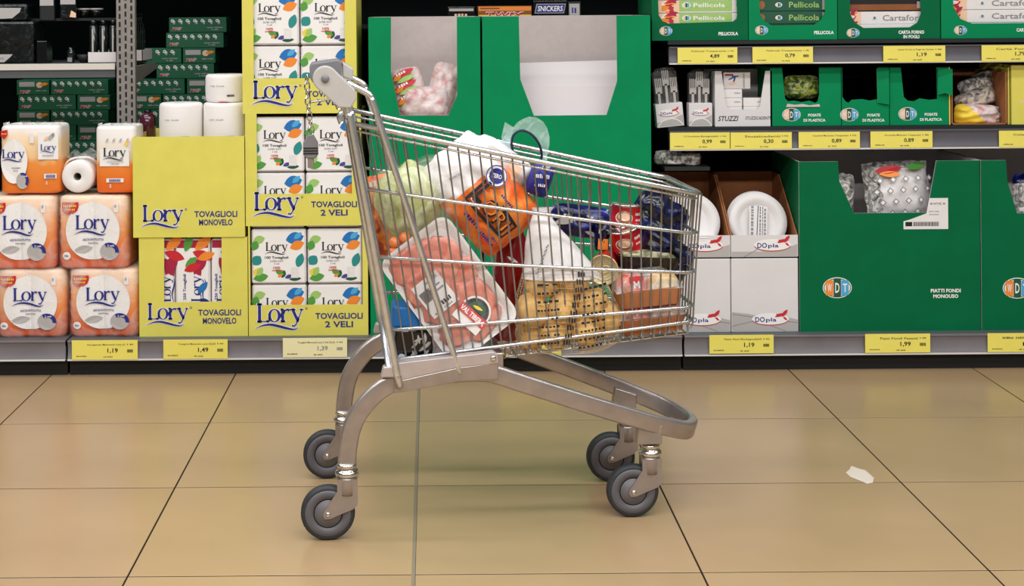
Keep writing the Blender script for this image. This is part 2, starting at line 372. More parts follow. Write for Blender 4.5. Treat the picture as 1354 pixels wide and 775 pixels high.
def at(px, py, Y):
    """measure: the point at depth Y seen at a photo pixel"""
    u, v = px-PX, py-PY
    return Vector(((u*cr-v*sr)*Y/F, Y, H-(u*sr+v*cr)*Y/F))
def R(x0, y0, x1, y1, Y):
    c = at((x0+x1)/2, (y0+y1)/2, Y); w = (x1-x0)*Y/F; h = (y1-y0)*Y/F
    return c.x-w/2, c.x+w/2, c.z-h/2, c.z+h/2
#SECTION
# ---------------------------------------------------------------- floor of square tiles
b = MB()
b.box(-6, 6, -4, 2.615, -.05, 0, 'floor_far'); b.box(-6, 6, 2.615, 8.6, -.05, -.0007, 'grout')
floor = struct(b.build('floor'))
tl = MB(); tl.box(0, .5960, 0, .5950, -.02, 0, 'tile'); t0 = tl.build('floor_tile', floor, bevel=.0005, seg=1)
tln = MB(); tln.box(0, .592, 0, .5950, -.02, 0, 'tile'); t1 = tln.build('floor_tile', floor, bevel=.0005, seg=1)
first = {0: True, 1: True}
for i in range(-4, 5):
    for j in range(5):
        k = 1 if i == -1 else 0
        src = t1 if k else t0
        o = src if first[k] else dup(src, parent=floor); first[k] = False
        o.location = (-.04+.6*i+.0018, 2.615+.6*j+.0018, 0)
b = MB(); b.box(-.0470, -.0390, 2.615, 5.01, -.02, -.0004, 'grout_grey'); b.build('joint_strip', floor)
b = MB(); rnd = random.Random(3)
p = at(1138, 628, 1.18*F/(615+4.2))
pts = [(math.cos(a)*(.022+.012*rnd.random()), math.sin(a)*(.05+.03*rnd.random())) for a in [i*2*math.pi/11 for i in range(11)]]
b.add([(x, y, .0006) for x, y in pts]+[(x*.8, y*.8, .0022) for x, y in pts], [tuple(range(21, 10, -1))[::-1]]+[(i, (i+1) % 11, 11+(i+1) % 11, 11+i) for i in range(11)], 'scrap')
tag(b.build('paper_scrap', None, (p.x, p.y, 0)), 'small torn white paper scrap lying alone on the floor tiles at right', 'scrap')
b = MB(); b.box(-6, 6, 8.6, 8.7, 0, 3.4, 'shade_black'); struct(b.build('wall_back'))  # coloured near-black in place of the unlit depth behind the shelves

# ---------------------------------------------------------------- shelving
ZB, ZM, ZT = .118, .785, 1.071           # tops of base, middle and top shelves
YF, YS = 5.03, 5.10                      # fronts of the goods on the base and on the upper shelves
def rail_part(par, x0, x1, z0, z1, y, mt='rail'):
    b = MB(); n = 6; pr = []
    for i in range(n+1):
        t = i/n; pr.append((y-.012-.006*math.sin(math.pi*t)*-1, z0+.006+(z1-z0-.006)*t))
    vs = []; fs = []
    for yy, z in pr: vs += [(x0, yy, z), (x1, yy, z)]
    fs = [(2*i, 2*i+1, 2*i+3, 2*i+2) for i in range(n)]
    b.add(vs, fs, mt, True); b.box(x0, x1, y+.0, y+.012, z0, z1, mt)
    b.box(x0, x1, y-.014, y, z1-.004, z1, mt)
    b.build('price_rail', par)
    b = MB(); b.box(x0, x1, y-.016, y+.006, z0, z0+.005, 'strip_white'); b.build('edge_strip', par)
def base_bay(x0, x1, label):
    e = thing('base_shelf', label, 'shelf', ((x0+x1)/2, 4.99, 0)); w = (x1-x0)/2-.004
    b = MB(); b.box(-w, w, 0, .68, ZB-.02, ZB, 'shelf_grey'); b.build('shelf_board', e)
    b = MB(); b.box(-w, w, .02, .05, 0, .052, 'black'); b.build('kick_plate', e)
    rail_part(e, -w, w, .053, ZB-.001, 0, 'rail')
xj0, xj1 = at(89, 470, 4.99).x, at(903, 470, 4.99).x
base_bay(xj0-1.9, xj0, 'grey base shelf at far left carrying the orange tissue packs')
base_bay(xj0, xj1, 'long grey base shelf behind the trolley under the yellow and green boxes')
base_bay(xj1, xj1+1.9, 'grey base shelf at right under the plates and large green boxes')
def wall_shelf(x0, x1, z, y, d, label, zr0, zr1):
    e = thing('wall_shelf', label, 'shelf', ((x0+x1)/2, y, z)); w = (x1-x0)/2
    b = MB(); b.box(-w, w, 0, d, -.012, 0, 'dark'); b.build('shelf_board', e)  # board coloured dark in place of the shading at the shelf lip
    rail_part(e, -w, w, zr0-z, zr1-z, -.012, 'rail_dark')
    for sx in (-w+.01, w-.04):
        b = MB(); b.prism([(0, -.012), (.03, -.012), (.03, -.05), (0, -.05)], .02, d, 'dark'); o = b.build('bracket', e, (sx, 0, 0))
xs = at(885, 190, 5.07).x
wall_shelf(xs, xs+1.9, ZM, 5.08, .45, 'middle wall shelf at right carrying cutlery boxes', .711, .774)
wall_shelf(xs, xs+1.9, ZT, 5.08, .45, 'upper wall shelf at right carrying green kitchen film boxes', .994, 1.052)
b = MB(); b.box(-.655, xj1+1.9, 5.69, 5.71, 0, 2.3, 'shade_black'); tag(b.build('back_panel'), 'dark back panel closing the shelving behind the green boxes', 'panel')
b = MB(); b.box(xj0+.35, xj1+1.9, 5.2, 5.67, 1.62, 1.65, 'shelf_grey'); tag(b.build('wall_shelf'), 'uppermost shelf, unseen, added to shade the goods below', 'shelf')  # unseen board added to keep overhead light off the goods

def price_tag(px0, py0, px1, py1, price, line, where, y=4.972, pale=False):
    x0, x1, z0, z1 = R(px0, py0, px1, py1, y); w = x1-x0; h = z1-z0
    e = thing('price_tag', where, 'price tag', ((x0+x1)/2, y, z0))
    b = MB(); b.box(-w/2, w/2, 0, .0015, 0, h, 'tag_pale' if pale else 'tag'); b.build('tag_card', e)
    b = MB(); tx = 'print_grey' if pale else 'print_black'
    b.text(price, w*.12, h*.45, w*.16, h*.27, tx, 1, .02)
    b.text(line, w*.02, h*.76, w*.58, h*.12, 'print_text', 1, .01)
    b.text('~€ 1kg', w*.39, h*.78, w*.1, h*.08, 'print_text'); b.text('~pz/conf', -w*.35, h*.18, w*.16, h*.07, 'print_text', 1, 0); b.text('~iva incl.', w*.05, h*.14, w*.14, h*.07, 'print_text', 1, 0)
    b.barcode(w*.34, w*.43, h*.36, h*.52, tx, 1, 7); b.build('printing', e)
T = price_tag
T(95, 450, 182, 475.5, '1,19', 'Asciugatutto Maxirotolo Lory x2', 'yellow price tag reading 1,19 below the orange tissue packs')
T(216, 449, 301, 474.5, '1,49', 'Tovaglioli Monovelo Lory 33x33', 'yellow price tag reading 1,49 below the yellow boxes')
T(374, 447, 459, 472.5, '1,39', 'Tovaglioli Monovelo Lory 2 Veli 33x33', 'pale faded price tag reading 1,39 below the yellow boxes', pale=True)
T(660, 445, 742, 470.5, '~1,49', '~Tovaglioli', 'yellow price tag glimpsed under the trolley basket')
T(938, 443, 1023, 467.5, '1,19', 'Piatti Piani Biodegradabili', 'yellow price tag reading 1,19 below the white plate cartons')
T(1144, 441.5, 1230, 466.5, '1,99', 'Piatti Fondi Pesanti', 'yellow price tag reading 1,99 below the large green box')
T(1306, 440.5, 1392, 465.5, '~2,49', '~Piatti Piani Pesanti', 'yellow price tag on the base rail at the right edge of the photo')
Y2 = 5.0505
T(886, 175.3, 965, 197.3, '0,99', '12 Forchette Biodegradabili', 'price tag under the two cutlery packs on the middle shelf', Y2)
T(966, 175, 1047, 197, '0,30', 'Stuzzicadenti', 'price tag under the white toothpick box on the middle shelf', Y2)
T(1056, 174.3, 1137, 196.3, '0,89', 'Cucchiai Monouso Trasparenti', 'price tag reading 0,89 under the first plastic cutlery box', Y2)
T(1151, 173.6, 1233, 195.6, '0,89', 'Forchette Monouso Trasparenti', 'price tag reading 0,89 under the third plastic cutlery box', Y2)
T(1321, 172.6, 1403, 194.6, '0,99', 'Coltelli Monouso', 'price tag on the middle shelf rail at the right edge of the photo', Y2)
T(896, 62.8, 975, 84, '4,89', 'Pellicola Trasparente', 'price tag under the leftmost film box on the upper shelf', Y2)
T(995, 62, 1075, 83.3, '0,79', 'Pellicola Trasparente', 'price tag under the second film box on the upper shelf', Y2)
T(1168, 60.5, 1250, 82, '1,19', 'Carta Forno in Fogli da Cucina', 'price tag under the third box on the upper shelf', Y2)
T(1298, 59.5, 1380, 81, '1,79', 'Carta Forno', 'price tag reading 1,79 on the upper shelf rail at the right edge', Y2)

# upright post with slots and the shelf of the unit behind it
p0, p1 = at(154, 100, 5.45), at(179, 100, 5.45)
e = thing('shelf_upright', 'grey slotted steel upright post between the stacks of dark green boxes', 'upright', ((p0.x+p1.x)/2, 5.45, 0)); w = (p1.x-p0.x)/2
b = MB(); b.box(-w, w, 0, .03, 0, 1.8, 'upright'); b.build('post', e, bevel=.003)
b = MB()
for k in range(24):
    for q in (-.62, .0, .62):
        z = .70+k*.0285+(.008 if q == 0 else 0); b.box(q*w-.0035, q*w+.0035, -.0006, .002, z, z+.018, 'black')
b.build('slots', e)['kind'] = 'stuff'
xa = at(178, 90, 5.47).x; zl = at(100, 84, 5.48).z
e = thing('wall_shelf', 'shelf with white front edge at upper left, dark goods on it', 'shelf', (xa-.65, 5.48, zl))
b = MB(); b.box(-.65, .615, 0, .42, -.012, 0, 'shelf_grey'); b.build('shelf_board', e)
b = MB(); b.box(-.65, .58, -.012, 0, -.022, 0, 'shelf_white'); b.build('edge_strip', e)
b = MB(); b.box(-.65, .58, -.006, 0, -.05, -.0225, 'shelf_grey'); b.build('front_lip', e)
b = MB(); b.prism([(0, -.012), (.43, -.012), (.43, -.035), (.02, -.075), (0, -.075)], 0, .012, 'upright'); b.build('bracket', e, (.65, 0, 0), RZ(90))

# ---------------------------------------------------------------- cartons
def carton(name, label, x0, x1, z0, z1, Y, d, out, inn, notch=None, group=None, back_h=1.0, name_front='front_panel', side_h=None, tilt=None):
    """open-topped display carton; notch = outline (u from left 0..1, metres from the base) cut out of the front, right to left"""
    e = thing(name, label, 'box', ((x0+x1)/2, Y, z0), tilt, group); w = x1-x0; h = z1-z0; t = .004
    pts = [(-w/2, 0), (w/2, 0), (w/2, h)]+[(-w/2+u*w, z) for u, z in (notch or [])]+[(-w/2, h)]
    b = MB(); b.prism(pts, 0, t, out, inn); b.build(name_front, e)
    hs = side_h or h
    b = MB()
    for sg in (-1, 1):
        xa_, xb_ = (-w/2, -w/2+t) if sg < 0 else (w/2-t, w/2)
        q = [(t, 0), (d, 0), (d, h*back_h if back_h > 1 else h), (t, h)]
        vs = [(x, y, z) for x in (xa_, xb_) for y, z in q]
        b.add(vs, [(0, 3, 2, 1), (4, 5, 6, 7), (0, 1, 5, 4), (1, 2, 6, 5), (2, 3, 7, 6), (3, 0, 4, 7)], [out if sg < 0 else inn, inn if sg < 0 else out, out, inn, inn, inn])
    b.box(-w/2, w/2, d-t, d, 0, h*back_h, [inn, inn, inn, out, inn, inn])
    b.box(-w/2+t, w/2-t, t, d-t, 0, t, inn)
    b.build('box_body', e)
    return e, w, h
def px_notch(x0, x1, z0, pts, Y):
    o = []
    for px, py in pts:
        p = at(px, py, Y); o.append(((p.x-x0)/(x1-x0), p.z-z0))
    return o

# ---------------------------------------------------------------- napkin display boxes (yellow)
def napkin_art(b, w, h):
    b.rect(-w*.5, w*.5, 0, h, 'print_white', 1)
    for x, z, ln, wd, a, mt in [(.14, .82, .36, .24, 12, 'print_blue'), (.22, .66, .3, .18, 22, 'print_orange'), (.30, .84, .2, .1, 40, 'print_sky'),
        (-.5, .80, .24, .16, 15, 'print_lime'), (-.5, .62, .2, .16, 70, 'print_green'), (-.5, .34, .22, .2, 50, 'print_teal'), (-.5, .22, .2, .2, -20, 'print_yellow'), (-.5, .06, .3, .16, 12, 'print_green'), (-.42, .12, .2, .12, 60, 'print_lime'),
        (.36, .28, .3, .16, 70, 'print_teal'), (.06, .08, .16, .1, 70, 'print_dgreen'), (.10, .14, .2, .1, 150, 'print_green'), (.12, .08, .16, .08, 20, 'print_purple'), (.2, .05, .24, .08, 5, 'print_dgreen'), (-.02, .1, .1, .06, 30, 'print_orange')]:
        b.leaf(x*w, z*h, ln*w, wd*w, a, mt, 2)
    b.rect(.24*w, .38*w, .08*h, .3*h, 'print_white', 4); b.rect(.25*w, .37*w, .085*h, .29*h, 'wrapwhite', 5)
    b.lory(-.04*w, .66*h, .44*w, 'print_black', 3)
    b.text('100 Tovaglioli', -.04*w, .475*h, .46*w, .065*h, 'print_black', 3, .02)
    b.text('SUPER SOFT', -.04*w, .41*h, .26*w, .035*h, 'print_grey', 3); b.text('2 veli', -.04*w, .36*h, .1*w, .03*h, 'print_grey', 3)
    b.text('100%', -.04*w, .28*h, .14*w, .05*h, 'print_red', 3, .02); b.text('~PURA CELLULOSA', -.02*w, .23*h, .22*w, .03*h, 'print_red', 3)
NW, NH = .180, .180
def make_napkin(label, loc, rot=None):
    e = thing('napkin_pack', label, 'napkins', loc, rot, 'white napkin packs in the yellow boxes')
    b = MB(); b.box(-NW/2, NW/2, 0, .18, 0, NH, 'wrapwhite'); b.build('pack_body', e, bevel=.008, seg=3)
    b = MB(); napkin_art(b, NW*.93, NH*.93); b.build('printing', e, (0, 0, NH*.035))
    return e
nap0 = None
def napkin(label, loc, tilt=0):
    global nap0
    if nap0 is None: nap0 = make_napkin(label, loc); return
    dup(nap0, Matrix.Translation(Vector(loc)) @ RZ(tilt).to_4x4(), label)
def lory_front(e, b, lx, lz, lw, tx, tz, tw, l1, l2, th):
    b.lory(lx, lz, lw, 'print_navy', 3, 'print_white', 'print_navy')
    b.text('®', lx+lw*.56, lz+lw*.17, .008, .008, 'print_navy', 2, 0)
    b.text(l1, tx, tz+th*.68, tw, th, 'print_navy', 2, .022); b.text(l2, tx, tz-th*.68, tw*(len(l2)/len(l1))*.98, th, 'print_navy', 2, .022)
def yellow_display(x0, y0, x1, z0, z1, L, win, cut, where, packs, art):
    X0 = at(x0, 300, YF).x; X1 = at(x1, 300, YF).x
    nt_ = [(win[1], z1-z0), (win[1], cut), (win[0], cut), (win[0], z1-z0)]
    e, w, h = carton('napkin_display_box', L, X0, X1, z0, z1, YF, .40, 'yellow', 'yellow_in', nt_, 'yellow napkin display boxes')
    b = MB(); lory_front(e, b, *art, 'TOVAGLIOLI', '2 VELI', .020); b.build('printing', e)
    xm = (X0+X1)/2+w*((win[0]+win[1])/2-.5)
    top = z1-.012
    for r in range(packs):
        zz = top-NH-r*(NH+.003)
        for k in (-1, 1):
            napkin(f"{'left' if k < 0 else 'right'} {'whole' if r == 0 else 'half hidden'} white napkin pack in {where} yellow display box", (xm+k*.092+.001, YF+.012+.004*r, zz), k*.6)
        if zz < z0+.02: break
z1_, z2_, z3_ = ZB, at(400, 298.5, YF).z, at(400, 150, YF).z
z4_ = at(400, -6, YF).z
ztop = z4_+.03
yellow_display(328, 0, 486, z1_, z2_, 'lowest of the three tall stacked yellow napkin display boxes', (.015, .955), .100, 'the lowest', 2, (-.093, .062, .155, .1, .050, .155))
yellow_display(325, 0, 478, z2_, z3_, 'middle one of the three stacked yellow napkin display boxes', (.10, .92), .104, 'the middle', 2, (-.088, .068, .150, .1, .056, .150))
yellow_display(322, 0, 473, z3_, ztop, 'topmost of the three stacked yellow napkin display boxes', (.10, .90), .115, 'the topmost', 2, (-.080, .066, .148, .1, .050, .150))

# single-ply napkin boxes: lower one with a window, upper one closed
x0, x1 = at(184, 380, YF).x, at(327.5, 380, YF).x; zt = at(250, 314, YF).z
nt_ = px_notch(x0, x1, ZB, [(293, 314.3), (293, 399), (217, 400), (217, 314.8)], YF)
nt_[0] = (nt_[0][0], zt-ZB); nt_[-1] = (nt_[-1][0], zt-ZB)
e, w, h = carton('napkin_display_box', 'lower yellow box with a window showing printed napkin packs', x0, x1, ZB, zt, YF, .38, 'yellow', 'yellow_in', nt_)
b = MB(); lory_front(e, b, -.084, .071, .135, .085, .064, .14, 'TOVAGLIOLI', 'MONOVELO', .020); b.build('printing', e)
xu0, xu1 = at(176, 245, YF).x, at(323.5, 245, YF).x; zu = at(250, 180.5, YF).z
e, w, h = carton('napkin_display_box', 'upper closed yellow box with plain front carrying white paper rolls', xu0, xu1, zt+.001, zu, YF-.004, .38, 'yellow', 'yellow_in')
b = MB(); b.box(-w/2+.004, w/2-.004, .004, .376, h-.03, h-.026, 'yellow_in'); b.build('lid_flap', e)
b = MB(); lory_front(e, b, -.085, .068, .135, .088, .062, .14, 'TOVAGLIOLI', 'MONOVELO', .020); b.build('printing', e)
def leaf_pack(px0, px1, label, rot):
    X0, X1 = at(px0, 360, YF+.03).x, at(px1, 360, YF+.03).x; w = X1-X0; h = .312
    e = thing('napkin_packet', label, 'napkins', ((X0+X1)/2, YF+.016, ZB+.006))
    b = MB(); b.box(-w/2, w/2, 0, .2, 0, h, 'wrapwhite'); b.build('pack_body', e, bevel=.008, seg=3)
    b = MB(); H_ = h; b.rect(-w*.44, w*.44, .01, h-.006, 'print_white', 1)
    b.rect(-w*.44, w*.44, h*.90, h-.006, 'print_crimson', 2)
    for x, z, ln, a, mt in [(-.1, .80, .07, -60, 'print_crimson'), (.05, .62, .08, 60, 'print_crimson'), (.1, .88, .07, 40, 'print_orange'), (-.3, .86, .06, 70, 'print_green'), (.0, .86, .07, -20, 'print_red'), (.2, .78, .06, 20, 'print_orange'), (-.3, .70, .05, 40, 'print_green'), (-.35, .66, .06, 20, 'print_red'), (.2, .42, .05, 50, 'print_blue'), (.25, .36, .04, -20, 'print_navy')]:
        if abs(x)*w+.02 < w*.5 or w > .1: b.leaf(x*w*.7, z*h, ln, ln*.45, a, mt, 3)
    m0 = MB(); m0.lory(0, 0, .085, 'print_navy', 3)
    rot_ = [Vector((v.z*-1, v.y, v.x)) for v in m0.v]
    off = len(b.v); b.v += [v+Vector((w*.16, 0, h*.47)) for v in rot_]
    for f, mi_, s_ in zip(m0.f, m0.m, m0.s): b.f.append([off+i for i in f]); b.m.append(b.mi(m0.mats[mi_])); b.s.append(s_)
    b.text('250 Tovaglioli', -w*.22, h*.49, .085, .012, 'print_navy', 3, .02, 0, math.pi/2)
    b.build('printing', e)
leaf_pack(206, 231.5, 'left leaf printed napkin packet in the window of the lower yellow box', 0)
leaf_pack(232.5, 279, 'middle leaf printed napkin packet in the window of the lower yellow box', 0)
leaf_pack(280, 305, 'right leaf printed napkin packet in the window of the lower yellow box', 0)
# white paper rolls on the upper yellow box
def paper_roll(px0, py0, px1, py1, Y, label, z=None, txt='MAXI'):
    x0, x1, z0, z1 = R(px0, py0, px1, py1, Y); r = (x1-x0)/2; h = z1-z0; z0 = z if z is not None else z0
    e = thing('paper_roll', label, 'paper roll', ((x0+x1)/2, Y+r, z0))
    pr = [(0, 0), (r*.86, 0), (r*.96, .004), (r, .014), (r*1.01, h*.5), (r, h-.012), (r*.97, h-.004), (r*.88, h), (r*.2, h-.002), (0, h-.004)]
    b = MB(); b.lathe(pr, 'paper', 28); b.build('roll', e)
    b = MB(); b.rect(.012, .036, .020, .027, 'print_grey'); b.text(txt, .024, .0235, .020, .0055, 'print_black', 3, .02); b.text('~pura ovatta', -.02, h*.6, .05, .005, 'print_silver')
    b.warp(lambda v: (v.x, -math.sqrt(max(0, (r*1.012)**2-v.x**2))-.0006+v.y, v.z)).build('printing', e)
    b = MB(); b.leaf(-.02, 0, .04, .02, 10, 'print_blue' if py0 > 100 and px0 < 250 else 'print_red'); 
    b.v = [Vector((v.x, v.z*.6-r*.55, h+.001+v.y*-1)) for v in b.v]; b.build('seal', e)
    return z0+h
zr = zu-.028
zt1 = paper_roll(206, 127, 264, 181, YF+.02, 'left white wrapped paper roll on the upper yellow box', zr)
paper_roll(259, 124.5, 322, 182, YF+.02+.0, 'right white wrapped paper roll on the upper yellow box', zr) if False else None
x0, x1, z0, z1 = R(261, 126, 322, 181, YF+.02)
paper_roll(265, 127, 323, 181, YF+.02, 'right white wrapped paper roll on the upper yellow box', zr)
paper_roll(268, 92, 322, 129, YF+.05, 'white paper roll lying on top of the two other rolls', zt1)

# ---------------------------------------------------------------- orange tissue packs at left
def rollbody(b, w, h, d, mt, lobes, k=1.0):
    rings = [(0, .90), (.015, .965), (.05, 1), (.5, 1.0), (.95, 1), (.985, .965), (1.0, .88)]; n = 48; vs = []
    for t, s in rings:
        for j in range(n):
            a = 2*math.pi*j/n; cx_, cy_ = math.cos(a), math.sin(a)
            x = math.copysign(abs(cx_)**.22, cx_); y = math.copysign(abs(cy_)**.22, cy_)
            bul = 1-.10*(1-abs(math.sin(math.pi*(x+1)/2*lobes))**.6)
            vs.append((x*w/2*s*k, (y*d/2*bul*s*k)+d/2, h*.5+(t-.5)*h*k))
    fs = [(i*n+j, i*n+(j+1) % n, (i+1)*n+(j+1) % n, (i+1)*n+j) for i in range(len(rings)-1) for j in range(n)]
    fs += [tuple(range(n-1, -1, -1)), tuple(range((len(rings)-1)*n, len(rings)*n))]
    return b.add(vs, fs, mt, True)
tp0 = None
def tissue_pack(label, X, z, w, h, wrap=True):
    global tp0
    Mt = Matrix.Translation((X, YF-.002, z))
    if tp0: 
        o = dup(tp0, Mt @ Matrix.Diagonal((1, 1, h/tp0['h0'], 1)), label); return
    d = .23
    e = thing('tissue_pack', label, 'tissue pack', (X, YF-.002, z), None, 'orange twin roll tissue packs'); e['h0'] = h; tp0 = e
    b = MB(); rollbody(b, w, h, d, 'tp', 2); b.build('pack_body', e)
    fy = lambda x: d/2*(1-(1-.10*(1-abs(math.sin(math.pi*(x/(w/2)+1)))**.6)))
    b = MB(); cx_, cz_ = .0, h*.52; r = .088
    vs = [(cx_, 0, cz_)]; n = 40; K = 7      # the white roundel, gridded so it follows the bulge
    vs = [(cx_+r*k/K*math.cos(2*math.pi*i/n), -.0005, cz_+r*k/K*math.sin(2*math.pi*i/n)) for k in range(K+1) for i in range(n)]
    b.add(vs, [(k*n+i, k*n+(i+1) % n, (k+1)*n+(i+1) % n, (k+1)*n+i)[::-1] for k in range(K) for i in range(n)], 'print_white')
    b.lory(0, cz_+.018, .112, 'print_navy', 5, None, 'print_navy')
    b.text('ASCIUGATUTTO', .002, cz_-.026, .068, .007, 'print_navy', 4, .015); b.text('~Maxirotolo', .002, cz_-.037, .034, .005, 'print_grey', 4)
    b.oval(.055, cz_-.062, .031, .027, 'print_silver', 5); b.ring(.055, cz_-.062, .031, .027, .012, 'print_navy', 7, -10, 120, 16); b.text('2 veli', .06, cz_-.044, .022, .006, 'print_white', 9)
    b.leaf(-.06, cz_-.058, .06, .022, 6, 'print_silver', 4)
    b.oval(-.085, h*.18, .013, .012, 'print_white', 3); b.text('~veli', -.085, h*.18, .014, .006, 'print_navy', 5)
    b.poly([(-.1, h*.92), (-.045, h*.92), (-.045, h*.85), (-.05, h*.80), (-.062, h*.76), (-.09, h*.76), (-.1, h*.80)], 'print_red', 3); b.text('~FORMATO', -.072, h*.87, .046, .008, 'print_yellow', 5, .02); b.text('~GRANDE', -.072, h*.82, .036, .007, 'print_yellow', 5, .02)
    b.rect(.07, .084, h*.78, h*.91, 'print_white', 3); b.text('~E', .077, h*.86, .008, .01, 'print_grey', 5)
    b.warp(lambda v: (v.x, v.y*1.6+fy(v.x)-.0025, v.z)).build('printing', e)
    b = MB(); rollbody(b, w, h, d, 'film', 2, 1.035); b.build('plastic_wrap', e, (0, -.004, 0))
W_ = .228
zr1 = at(90, 356, YF).z; zr2 = at(90, 258, YF).z
XA, XB = at(136.5, 400, YF).x, at(40, 400, YF).x
tissue_pack('bottom row orange tissue pack nearest to the lower yellow box', XA, ZB, W_, zr1-ZB-.002)
tissue_pack('bottom row orange tissue pack at the left edge of the photo', XA-.238, ZB, W_, zr1-ZB-.002)
tissue_pack('second row orange tissue pack touching the yellow box', XA-.032, zr1+.002, W_, zr2-zr1-.006)
tissue_pack('second row orange tissue pack at the left edge of the photo', XA-.270, zr1+.002, W_, zr2-zr1-.006)
# top row
zr2 += .004
def tall_pack(label, px0, px1, py0, kind):
    X0, X1 = at(px0, 210, YF+.02).x, at(px1, 210, YF+.02).x; w = X1-X0; zt_ = at(px0, py0, YF+.02).z; h = zt_-zr2
    e = thing('tissue_pack', label, 'tissue pack', ((X0+X1)/2, YF+.015, zr2)); d = .16
    b = MB(); rollbody(b, w, h, d, 'tp3' if kind else 'tp2', 1 if kind else 2); b.build('pack_body', e)
    b = MB()
    if kind:
        b.rect(-w*.38, w*.34, h*.40, h*.66, 'print_white', 2); b.lory(-.002, h*.585, w*.56, 'print_black', 4); b.text('ASCIUGATUTTO', 0, h*.47, w*.4, .005, 'print_grey', 4); b.text('~decorato', 0, h*.44, w*.2, .004, 'print_grey', 4)
        b.rect(-w*.22, w*.2, h*.16, h*.22, 'print_white', 2); b.barcode(-w*.15, w*.13, h*.17, h*.21, 'print_purple', 4, 10); b.text('2', -w*.12, h*.11, .007, .011, 'print_white', 3, .02)
        for i in range(4): b.leaf(-.03+.022*i, h*.76, .016, .006, 60, 'print_silver', 2)
        b.leaf(.03, h*.74, .02, .008, 30, 'print_peach', 2); b.leaf(.035, h*.70, .018, .008, 70, 'print_yellow', 2)
    else:
        b.oval(-w*.26, h*.48, w*.22, h*.33, 'print_white', 2); b.lory(-w*.27, h*.56, w*.38, 'print_navy', 4); b.text('~SALVIETTE', -w*.22, h*.38, w*.14, .005, 'print_grey', 4); b.text('~veli', -w*.22, h*.34, w*.08, .004, 'print_grey', 4)
        b.oval(-w*.12, h*.19, w*.10, h*.12, 'print_silver', 3); b.ring(-w*.12, h*.19, w*.10, h*.12, .009, 'print_navy', 4, -40, 110, 14); b.text('2 veli', -w*.08, h*.26, .016, .006, 'print_white', 5)
        b.rect(w*.14, w*.47, h*.50, h*.90, 'print_white', 2); b.lory(w*.31, h*.66, w*.26, 'print_navy', 4); b.text('~SALVIETTE', w*.31, h*.56, w*.18, .005, 'print_grey', 4)
        b.leaf(w*.24, h*.78, .02, .01, 40, 'print_peach', 3); b.leaf(w*.32, h*.78, .024, .012, 60, 'print_silver', 3); b.leaf(w*.38, h*.82, .016, .01, 80, 'print_grey', 3)
        b.rect(w*.24, w*.44, h*.22, h*.29, 'print_white', 2); b.barcode(w*.27, w*.42, h*.23, h*.28, 'print_purple', 4, 9); b.text('2', w*.28, h*.16, .006, .01, 'print_white', 3, .02)
        b.poly([(-w*.48, h*.92), (-w*.36, h*.94), (-w*.36, h*.86), (-w*.42, h*.8), (-w*.48, h*.84)], 'print_red', 3); b.text('~OFFERTA', -w*.42, h*.88, w*.09, .006, 'print_yellow', 4)
        b.rect(w*.0, w*.07, h*.74, h*.88, 'print_white', 2)
    fy = (lambda x: d*.5*.10*(1-abs(math.sin(math.pi*(x/(w/2)+1)/2*(1 if kind else 2)))**.6))
    b.warp(lambda v: (v.x, v.y*1.5+min(fy(v.x), .006)-.003, v.z)).build('printing', e)
    b = MB(); vs = []
    n = 14
    for i in range(n+1):
        x = -w/2+w*i/n; vs += [(x, .05+.02*math.sin(i*1.7), h-.004), (x*1.04, .06+.03*math.sin(i*2.3), h+.004+.003*math.sin(i*2.1))]
    b.add(vs, [(2*i, 2*i+2, 2*i+3, 2*i+1) for i in range(n)], 'film_thin', True)
    b.add([(v[0], v[1]+.002, v[2]) for v in vs], [(2*i, 2*i+1, 2*i+3, 2*i+2) for i in range(n)], 'film_thin', True); b.build('film_end', e)
tall_pack('orange and white tissue pack standing in the top row at the left edge', 0, 80, 166, 0)
tall_pack('narrow tall orange tissue pack standing beside the loose roll end', 126, 180, 167, 1)
pc = at(103, 224, YF+.03); r = .0535
e = thing('tissue_roll', 'tissue roll lying with its open end to the front between orange packs', 'tissue roll', (pc.x, YF+.02, zr2+r*1.0))
b = MB(); pr = [(.0125, .14), (.0125, .002), (.015, 0), (r-.008, 0), (r-.002, .004), (r, .012), (r, .14), (.0125, .14)]
b.lathe([(a, z) for a, z in pr], ['card_core', 'paper', 'paper', 'paper', 'paper', 'paper', 'paper'], 32)
b.v = [Vector((v.x, v.z, v.y)) for v in b.v]; b.f = [f[::-1] for f in b.f]; b.build('roll', e)
b = MB(); b.tube(catmull([(-r-.003, .07, -.03), (-r-.002, .05, .02), (-.03, .045, r), (.03, .05, r+.004), (r+.003, .07, .03)], 5), .004, 'tp2', 6); b.build('orange_band', e)
b = MB(); n = 10; vs = []
for i in range(n+1):
    x = -r+2*r*i/n; vs += [(x, .03+.01*math.sin(i), r*.75+.008*math.sin(i*1.9)+.015), (x, .15, r*1.25+.01*math.sin(i*1.3)+.012*i/n)]
b.add(vs, [(2*i, 2*i+2, 2*i+3, 2*i+1) for i in range(n)], 'film', True); b.add([(v[0], v[1], v[2]-.002) for v in vs], [(2*i, 2*i+1, 2*i+3, 2*i+2) for i in range(n)], 'film', True); b.build('plastic_wrap', e)
pb = at(199, 172, YF+.3); 
e = thing('purple_bottle', 'dark purple bottle top showing behind the white paper rolls', 'bottle', (pb.x, YF+.25, zr))
b = MB(); b.lathe([(.0, 0), (.027, 0), (.028, .05), (.026, .075), (.016, .09), (.0, .091)], 'purple_glass', 20); b.build('bottle_body', e)
b = MB(); b.lathe([(.0, .088), (.012, .088), (.012, .1), (.0, .1)], 'blackgloss', 16); b.build('cap', e)
